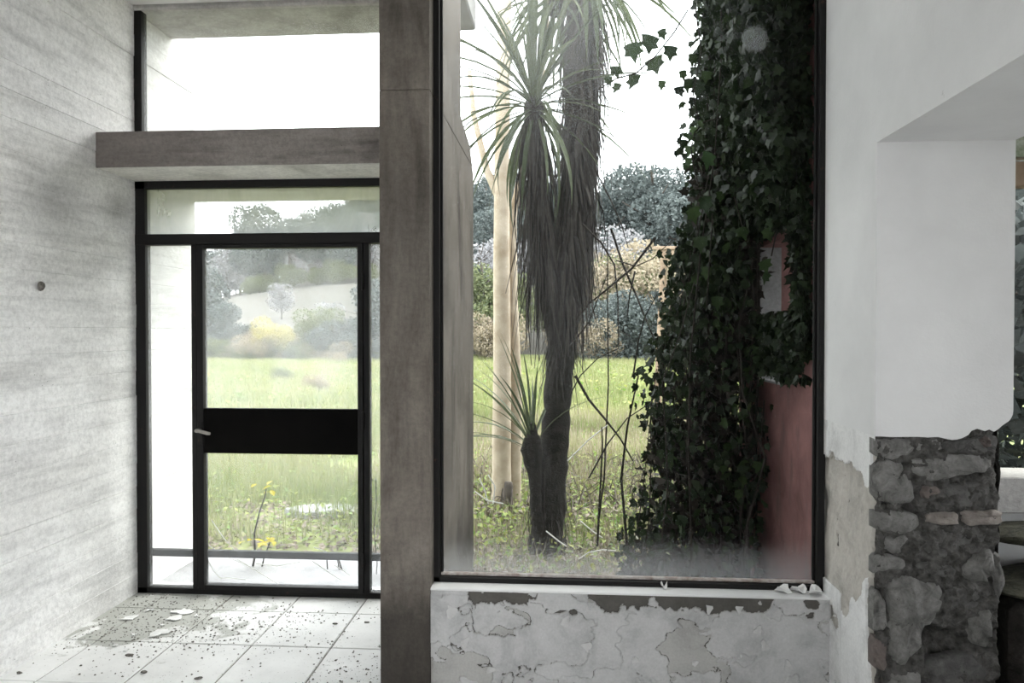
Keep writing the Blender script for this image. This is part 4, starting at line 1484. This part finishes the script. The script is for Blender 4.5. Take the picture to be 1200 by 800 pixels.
# ------------------------------------------------------------------ bare branches between the tree and the ivy
bs = empty('bare_shrub', (.42, 4.95, -.05))
tag(bs, 'bare shrub with thin dark crossing branches between tree and ivy', 'shrub')
BR = [([(700, 620), (708, 560), (713, 450), (712, 350), (712, 270)], 4.95, .007), ([(682, 262), (705, 285), (720, 310), (724, 350), (725, 405)], 5.0, .008),
      ([(716, 268), (730, 310), (745, 345), (760, 382), (772, 410)], 4.9, .009), ([(768, 278), (740, 315), (710, 340), (690, 356), (674, 376)], 4.8, .009),
      ([(722, 305), (745, 312), (765, 303), (788, 281)], 4.85, .005), ([(744, 318), (738, 345), (735, 372)], 4.9, .007),
      ([(674, 440), (690, 468), (710, 492), (727, 514), (742, 540)], 4.7, .010), ([(676, 270), (684, 300), (690, 335), (692, 370)], 5.0, .007),
      ([(698, 200), (716, 235), (728, 262), (736, 290)], 5.05, .006), ([(668, 405), (690, 378), (700, 352), (712, 320)], 4.8, .006),
      ([(700, 640), (703, 580), (706, 520), (705, 500)], 4.6, .008), ([(742, 440), (748, 400), (756, 370), (770, 345)], 4.5, .006),
      ([(735, 640), (728, 560), (735, 500), (748, 440)], 4.5, .010), ([(690, 560), (712, 520), (735, 490), (765, 470)], 4.6, .006),
      ([(664, 470), (680, 440), (700, 420), (725, 408)], 4.7, .005), ([(686, 262), (694, 240), (690, 205)], 5.0, .006)]
for pts, Y, r_ in BR:
    P = [at(px, py, Y + .06 * math.sin(i * 2.1 + px)) for i, (px, py) in enumerate(pts)]
    Q = []
    for i in range(len(P) - 1):
        for k in range(3):
            t = k / 3
            Q.append(tuple(P[i][j] * (1 - t) + P[i + 1][j] * t for j in range(3)))
    Q.append(P[-1])
    MB().tube(Q, [r_ * (1 - .55 * i / len(Q)) for i in range(len(Q))], 5).build('branch', M['twig'], bs)

# wooden shelter far behind
wx, wy = 1.60, 12.0
ws = empty('wooden_shelter', (wx, wy, -.06))
tag(ws, 'small weathered wooden shelter on thin posts beside the ivy', 'shelter')
for k in range(4):
    box('roof_board', M['wood'], wx - .10, wx + 1.0, wy - .4 + k * .22, wy - .4 + k * .22 + .2, 2.86 + .03 * k, 2.90 + .03 * k, ws)
box('beam', M['wood'], wx - .05, wx + .95, wy - .38, wy - .30, 2.70, 2.86, ws)
for dx, dy in ((-.02, -.34), (.10, .3), (.88, -.34), (.88, .3)):
    MB().tube([(wx + dx - .12, wy + dy, -.1), (wx + dx, wy + dy, 2.8)], [.05, .04], 6).build('post', M['wood'], ws)

# ------------------------------------------------------------------ ivy on the outer wall
ivy = empty('ivy', (.85, 4.2, -.05))
tag(ivy, 'dark mass of ivy hanging over the red wall outside the large window', 'ivy')
IV = np.array([(0, .18, .06), (.16, -.14, 0), (.46, -.04, -.05), (.36, .22, .02), (.47, .46, -.04), (.18, .55, .02), (0, 1.0, -.08), (-.18, .55, .02),
               (-.47, .46, -.04), (-.36, .22, .02), (-.46, -.04, -.05), (-.16, -.14, 0)])
IVF = np.array([[0, i, i + 1] for i in range(1, 11)] + [[0, 11, 1]])
ir = np.random.default_rng(77)
# column of growth: centre line and half-width by height
zk = np.array([-.1, .3, .9, 1.3, 1.7, 2.0, 2.5, 3.0, 3.6, 4.2])
xl = np.array([.34, .36, .44, .47, .60, .66, .73, .76, .75, .72])    # left boundary
xr_ = np.array([1.0, 1.02, 1.05, 1.06, 1.06, 1.06, 1.07, 1.07, 1.07, 1.07])


def ivy_points(n, rng, y0=3.75, y1=4.75):
    z = rng.uniform(-.05, 4.2, n)
    ja = rng.uniform(3.7, 4.8, n)
    a = np.interp(z, zk, xl) + .20 * (fbm(z * 2.6, ja * 2.6, 3) - .5) * 2
    b = np.interp(z, zk, xr_)
    u = rng.beta(1.6, 1.0, n)
    x = a + (b - a) * u
    yc = rng.uniform(y0, y1, n)
    # rounded left flank
    t = np.clip((x - a) / .22, 0, 1)
    yc = 4.3 + (yc - 4.3) * (.35 + .65 * t)
    k = (x > .955) & (z > 1.68) & (z < 2.08)
    x = np.where(k, x - .16, x)
    return np.stack([x, yc, z], 1)


def hang(n, rng):
    """leaves hang tip-down, faces outward at random azimuth towards the open side"""
    az = rng.uniform(0, 2 * np.pi, n)
    tilt = rng.normal(R(200), .45, n)
    roll = rng.normal(0, .5, n)
    M_ = []
    ca, sa = np.cos(az), np.sin(az)
    ct, st = np.cos(tilt), np.sin(tilt)
    # local y (leaf axis) -> mostly -z
    Rx = np.zeros((n, 3, 3))
    Rx[:, 0, 0] = 1
    Rx[:, 1, 1] = np.cos(tilt - R(110))
    Rx[:, 1, 2] = -np.sin(tilt - R(110))
    Rx[:, 2, 1] = -np.sin(tilt - R(110))
    Rx[:, 2, 2] = -np.cos(tilt - R(110))
    Rz = np.zeros((n, 3, 3))
    Rz[:, 0, 0] = ca
    Rz[:, 0, 1] = -sa
    Rz[:, 1, 0] = sa
    Rz[:, 1, 1] = ca
    Rz[:, 2, 2] = 1
    Ry = np.zeros((n, 3, 3))
    Ry[:, 0, 0] = np.cos(roll)
    Ry[:, 0, 2] = np.sin(roll)
    Ry[:, 1, 1] = 1
    Ry[:, 2, 0] = -np.sin(roll)
    Ry[:, 2, 2] = np.cos(roll)
    return Rz @ Ry @ Rx


P = ivy_points(15000, ir)
P = P[(P[:, 2] > 1.7) | (P[:, 0] < np.interp(P[:, 2], zk, xl) + .18) | (ir.random(len(P)) < .30)]
# growth spread flat over the red wall, high up close to the window
nB = 11000
zB = 4.1 - 2.75 * ir.random(nB) ** .72
yB = 3.22 + .98 * ir.random(nB) ** 1.5
kp = (zB > 2.05 + .6 * (fbm(yB * 5, yB * 0, 6) - .4)) | (fbm(yB * 9, zB * 6, 15) > .60)
kp |= (zB > 1.40 + .2 * (fbm(yB * 7, yB * 0, 16) - .5)) & (ir.random(nB) < .75)
kp &= ~((yB > 3.34) & (zB > 1.66) & (zB < NZ1 + .04))
xB = XR - .02 - ir.uniform(0, 1, nB) ** 1.6 * np.where(zB < 2.15, .05, np.clip(.12 + .16 * (zB - 2), .05, 1))
P = np.concatenate([P, np.stack([xB, yB, zB], 1)[kp]])
nL = len(P)
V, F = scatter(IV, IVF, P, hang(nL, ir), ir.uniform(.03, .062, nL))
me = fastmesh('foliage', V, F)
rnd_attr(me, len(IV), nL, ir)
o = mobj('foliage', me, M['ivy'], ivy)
o['kind'] = 'stuff'
# withered inner growth
P = ivy_points(6000, ir, 3.95, 4.65)
P[:, 2] *= .62
P[:, 0] = np.maximum(P[:, 0], np.interp(P[:, 2], zk, xl) + .02)
V, F = scatter(IV, IVF, P, rotmats(6000, rng=ir), ir.uniform(.03, .07, 6000))
me = fastmesh('withered_foliage', V, F)
rnd_attr(me, len(IV), 6000, ir)
o = mobj('withered_foliage', me, M['ivy_dead'], ivy)
o['kind'] = 'stuff'
# stems
for k in range(46):
    z1 = ir.uniform(1.2, 4.1)
    p0 = ivy_points(1, ir)[0]
    pts = []
    x, y = p0[0], p0[1]
    lo = np.interp(.5, zk, xl)
    for q in range(8):
        t = q / 7
        pts.append((x, y, -.08 + z1 * t))
        x = float(np.clip(x + ir.normal(0, .06), np.interp(-.08 + z1 * (q + 1) / 7, zk, xl) + .06, 1.04))
        y += ir.normal(0, .05)
    MB().tube(pts, [.010 * (1 - .6 * t / 7) * (.4 + .6 * (k % 5) / 4) for t in range(8)], 5).build('stem', M['twig'], ivy)
# larger leaves that can be told apart, on the side towards the window
big, mid_ = [], []
for q in range(3):
    vv = IV.copy()
    vv[:, 0] *= (1.0, .85, 1.15)[q]
    vv[:, 2] *= (1, 1.8, .5)[q]
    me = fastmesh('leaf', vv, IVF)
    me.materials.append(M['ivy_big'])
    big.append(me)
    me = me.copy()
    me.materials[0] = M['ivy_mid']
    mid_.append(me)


def big_leaf(p, s, par, rot=None, pool=None):
    l = bpy.data.objects.new('leaf', (pool or big)[random.randrange(3)])
    COL.objects.link(l)
    l.parent = par
    l.location = Vector(p) - wloc(par)
    l.scale = (s, s, s)
    if rot is None:
        m3 = Matrix(hang(1, ir)[0].tolist())
        l.rotation_euler = m3.to_euler()
    else:
        l.rotation_euler = rot
    return l


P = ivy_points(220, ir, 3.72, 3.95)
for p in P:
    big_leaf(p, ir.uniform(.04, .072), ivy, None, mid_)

# trailing ivy shoots close to the glass
shoots = [([(700, 106), (722, 92), (745, 86), (768, 66), (790, 38), (806, 12)], 3.42, [(712, 95, .05), (721, 84, .06), (724, 103, .05), (741, 60, .085), (744, 96, .085), (762, 52, .10), (766, 78, .10), (786, 62, .075), (775, 40, .05), (776, 100, .05)]),
          ([(846, 138), (826, 142), (814, 155), (810, 172), (812, 190), (818, 215)], 3.40, [(820, 146, .04), (813, 153, .04), (809, 162, .04), (808, 176, .045), (807, 190, .045), (831, 188, .085), (803, 195, .04)]),
          ([(815, 10), (822, 60), (812, 108), (820, 150)], 3.55, [(812, 70, .06), (806, 100, .07), (818, 105, .07), (795, 108, .06), (828, 90, .06), (800, 88, .05)]),
          ([(920, 150), (916, 200), (912, 262), (904, 300)], 3.62, [(916, 258, .085), (899, 275, .07), (905, 262, .06), (896, 312, .07), (899, 326, .06)]),
          ([(835, 250), (832, 300), (828, 360)], 3.6, [(820, 286, .08), (828, 320, .07), (840, 355, .07), (826, 240, .09), (812, 252, .08)])]
random.seed(41)
for si, (pts, Y, lv) in enumerate(shoots):
    P3 = [at(px, py, Y + .03 * math.sin(i * 1.7)) for i, (px, py) in enumerate(pts)]
    sh = empty('ivy_shoot', P3[0])
    tag(sh, ['ivy shoot reaching left against the sky with large lobed leaves', 'small curved ivy shoot with tiny leaves in a row', 'ivy shoot hanging near the top of the ivy mass',
             'ivy shoot with pale leaves above the small opening in the red wall', 'short dark ivy shoot hanging in the middle of the ivy'][si], 'ivy')
    MB().tube(P3, .0035, 5).build('stem', M['twig'], sh)
    for (px, py, s) in lv:
        p = at(px, py - s * 80, Y + random.uniform(-.04, .04))
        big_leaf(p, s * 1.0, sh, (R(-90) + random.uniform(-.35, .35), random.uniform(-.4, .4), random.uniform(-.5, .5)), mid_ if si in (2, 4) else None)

# hanging thin creeper by the narrow side light
cr = empty('creeper', (-1.0, 4.6, -.02))
tag(cr, 'thin creeper with tiny leaves outside the narrow right side light', 'creeper')
cp = [at(440, 560, 4.6), at(441, 590, 4.6), at(438, 620, 4.6), at(442, 660, 4.6), at(440, 690, 4.7)]
MB().tube(cp, .003, 5).build('stem', M['twig'], cr)
for k in range(26):
    a = at(439 + random.uniform(-6, 6), random.uniform(560, 665), 4.6 + random.uniform(-.05, .05))
    big_leaf(a, random.uniform(.012, .022), cr)

# ------------------------------------------------------------------ young sapling and dry stalks outside the door
sp_ = empty('sapling', at(293, 684, 4.75))
tag(sp_, 'young sapling with yellow-green leaves just outside the door', 'sapling')
MB().tube([at(292, 685, 4.75), at(299, 650, 4.74), at(298, 625, 4.72), at(304, 600, 4.72), at(311, 580, 4.72), at(312, 572, 4.72)], [.008, .007, .006, .005, .004, .003], 6).build('stem', M['twig'], sp_)
MB().tube([at(303, 684, 4.75), at(309, 655, 4.74), at(316, 636, 4.72)], [.007, .005, .004], 6).build('stem', M['twig'], sp_)
M['sap'] = leafmat('yellow_green_leaf', (0.50, 0.46, 0.03), (0.68, 0.56, 0.08), .5, .5, attr=False)
sapme = []
for q in range(2):
    me = fastmesh('leaf', [(0, 0, 0), (.22, .3, .06), (.26, .6, .05), (0, 1, -.1), (-.26, .6, .05), (-.22, .3, .06), (0, .5, -.02 + .03 * q)], [(0, 1, 6), (1, 2, 6), (2, 3, 6), (3, 4, 6), (4, 5, 6), (5, 0, 6)])
    me.materials.append(M['sap'])
    sapme.append(me)
for (px, py, s) in ((307, 574, .05), (313, 568, .05), (317, 574, .045), (294, 571, .035), (309, 578, .04), (300, 637, .07), (306, 640, .07), (287, 634, .05), (312, 636, .06), (296, 632, .04), (320, 636, .05), (303, 642, .06), (316, 630, .04), (322, 634, .04)):
    l = bpy.data.objects.new('leaf', sapme[random.randrange(2)])
    COL.objects.link(l)
    l.parent = sp_
    l.location = Vector(at(px, py, 4.72 + random.uniform(-.05, .05))) - wloc(sp_)
    l.rotation_euler = (random.uniform(-.4, .6), random.uniform(-.4, .4), random.uniform(0, 6.28))
    l.scale = (s * 1.5, s * 1.5, s * 1.5)

stalk_m = simple('bleached_stalk', (0.72, 0.71, 0.68), (0.85, 0.84, 0.80), 20, .7, 0)
for i, pts in enumerate([[(248, 609), (262, 630), (280, 650)], [(242, 637), (262, 650), (290, 663)], [(278, 655), (300, 668), (332, 688)], [(244, 657), (250, 668), (258, 677)],
                         [(258, 677), (272, 677), (288, 679)], [(368, 641), (380, 645), (388, 649)], [(366, 657), (382, 668), (400, 680)], [(392, 662), (402, 668), (410, 674)],
                         [(300, 660), (325, 663), (352, 658)]]):
    P = [at(px, py, 4.30 + .03 * (i % 3)) for px, py in pts]
    o = MB().tube(P, [.0032, .0028, .0016], 5).build('dry_stalk', stalk_m)
    tag(o, 'thin bleached dry stalk leaning against the outside of the door glass', 'stalk', 'bleached stalks outside the door glass')
for i, pts in enumerate([[(383, 655), (384, 670), (392, 684)], [(395, 652), (398, 668), (404, 682)], [(397, 655), (402, 672), (410, 686)]]):
    P = [at(px, py, 4.72) for px, py in pts]
    o = MB().tube(P, [.004, .005, .005], 5).build('dry_twig', M['twig'])
    tag(o, 'short dark twig standing on the threshold slab near the right stile', 'twig', 'dark twigs on the threshold slab')
# white dry stalks on the ground under the big window
for i, pts in enumerate([[(640, 622), (655, 634), (664, 640)], [(678, 655), (690, 647), (706, 644), (722, 645)], [(562, 560), (568, 575), (572, 590)], [(665, 540), (690, 515), (712, 498)],
                         [(556, 575), (570, 586), (590, 590)], [(680, 610), (694, 622), (706, 630)], [(745, 628), (755, 640), (760, 655)], [(572, 556), (580, 570), (578, 590)]]):
    P = [at(px, py, 4.55 + .12 * (i % 4)) for px, py in pts]
    o = MB().tube(P, .0045, 5).build('dry_stalk', stalk_m)
    tag(o, 'curved bleached dry stalk on the ground outside the large window', 'stalk', 'bleached stalks outside the large window')

# ------------------------------------------------------------------ bits on the floor and sill
fr = random.Random(9)


def flake(c, r, m, label, cat, group=None, lift=.003, name='plaster_flake', squash=.6):
    n = fr.randint(12, 15)
    vs = []
    rr = [r * fr.uniform(.55, 1.2) for _ in range(n)]
    for zz in (0, 1):
        for i in range(n):
            a = 6.283 * i / n
            vs.append((math.cos(a) * rr[i], math.sin(a) * rr[i] * squash, zz * .004 + lift * math.sin(a * 2 + r) * .5 + lift * .5))
    vs.append((0, 0, .005))
    fs = [tuple(reversed(range(n)))] + [(i, (i + 1) % n, n + (i + 1) % n, n + i) for i in range(n)] + [(n + i, n + (i + 1) % n, 2 * n) for i in range(n)]
    o = mobj(name, fastmesh(name, vs, fs), m, None, c)
    o.rotation_euler = (0, 0, fr.uniform(0, 6.28))
    return tag(o, label, cat, group)


def on_floor(px, py):
    d = _FW + _RT * (px - 600) / FPX - _UP * (py - 400) / FPX
    t = -CAM_Z / d[2]
    return (float(d[0] * t), float(d[1] * t), 0.0015)


for px, py, r_, lab in ((186, 742, .055, 'largest white plaster flake on the floor'), (205, 725, .048, 'white plaster flake on the floor beside the broken pair near the door'),
                        (214, 717, .06, 'white plaster flake on the floor nearest the door'), (152, 725, .05, 'narrow white plaster flake on the floor nearest the left wall')):
    flake(on_floor(px, py), r_, M['flake'], lab, 'plaster flake', 'white plaster flakes on the floor', squash=.75)
for px, py in ((178, 715), (173, 716), (104, 743), (157, 744), (260, 726), (282, 724), (135, 757), (148, 762), (230, 722), (190, 733)):
    flake(on_floor(px, py), fr.uniform(.012, .022), M['flake'], 'tiny white plaster chip on the floor in the corner by the door', 'plaster chip', 'tiny plaster chips on the floor', name='plaster_chip')
for (x, y, r_, lab) in ((.905, 3.06, .035, 'curled plaster flake on the sill, leftmost of the heap in the right corner'), (.975, 3.065, .035, 'curled plaster flake in the middle of the sill corner heap'),
                        (1.035, 3.05, .040, 'broad plaster flake against the right wall on the sill'), (.425, 3.075, .018, 'small pale plaster chip alone on the middle of the sill')):
    o = flake((x, y, .489), r_, M['flake'], lab, 'plaster flake', 'plaster flakes on the window sill', lift=.028, squash=.8)

# grit strewn on the tiles: nobody could count it
g = np.random.default_rng(14)
n = 9000
x = g.uniform(XL + .02, PX0, n)
y = g.uniform(2.6, 4.15, n)
dens = fbm(x * 2.2, y * 2.2, 41) + .35 * np.exp(-((x + 2.1) ** 2 + (y - 3.75) ** 2) / .25) + .25 * np.exp(-(np.abs(x - XL) / .12))
dens = dens + .5 * (fbm(x * 9, y * 9, 43) - .5)
kp = dens > g.uniform(.45, 1.1, n)
x, y = x[kp], y[kp]
n = len(x)
CT = np.array([(-.5, -.4, 0), (.5, -.3, 0), (.3, .5, 0), (-.4, .4, 0), (.05, 0, .5)])
CF = np.array([[0, 1, 4], [1, 2, 4], [2, 3, 4], [3, 0, 4]])
V, F = scatter(CT, CF, np.stack([x, y, np.full(n, .0005)], 1), rotmats(n, .2, g), .0025 + .010 * g.random(n) ** 3)
o = mobj('floor_grit', fastmesh('floor_grit', V, F), M['crumb'])
tag(o, 'dark grit and crumbled mortar strewn over the floor tiles', 'grit', None, 'stuff')
for px, py, s in ((152, 768, .032), (168, 788, .022), (22, 789, .02), (232, 795, .026), (392, 731, .02), (430, 729, .018)):
    c = on_floor(px, py)
    s *= .55
    o = blob('debris_lump', M['crumb'], (c[0], c[1], s * .25), (s * 1.2, s * .7, s * .4), px, 2, .9)
    tag(o, 'small dark lump of debris lying on the pale tiles', 'debris', 'dark lumps of debris on the tiles')
# a rusty bit stuck in the concrete wall
o = blob('wall_stub', M['crumb'], (XL + .012, 3.365, 1.79), (.016, .020, .024), 3, 2, .4)
tag(o, 'small dark stub sticking out of the left concrete wall', 'stub')

# ------------------------------------------------------------------ evergreen bushes outside the side room window
for bx, by, s, lab in ((3.45, 5.3, 1.0, 'dense dark green bush outside the side room window'), (4.6, 6.9, 1.25, 'taller dark green bush farther back outside the side room window')):
    plant('dark_shrub', 'evergreen_shrub', bx, by, s, lab, 'bush')
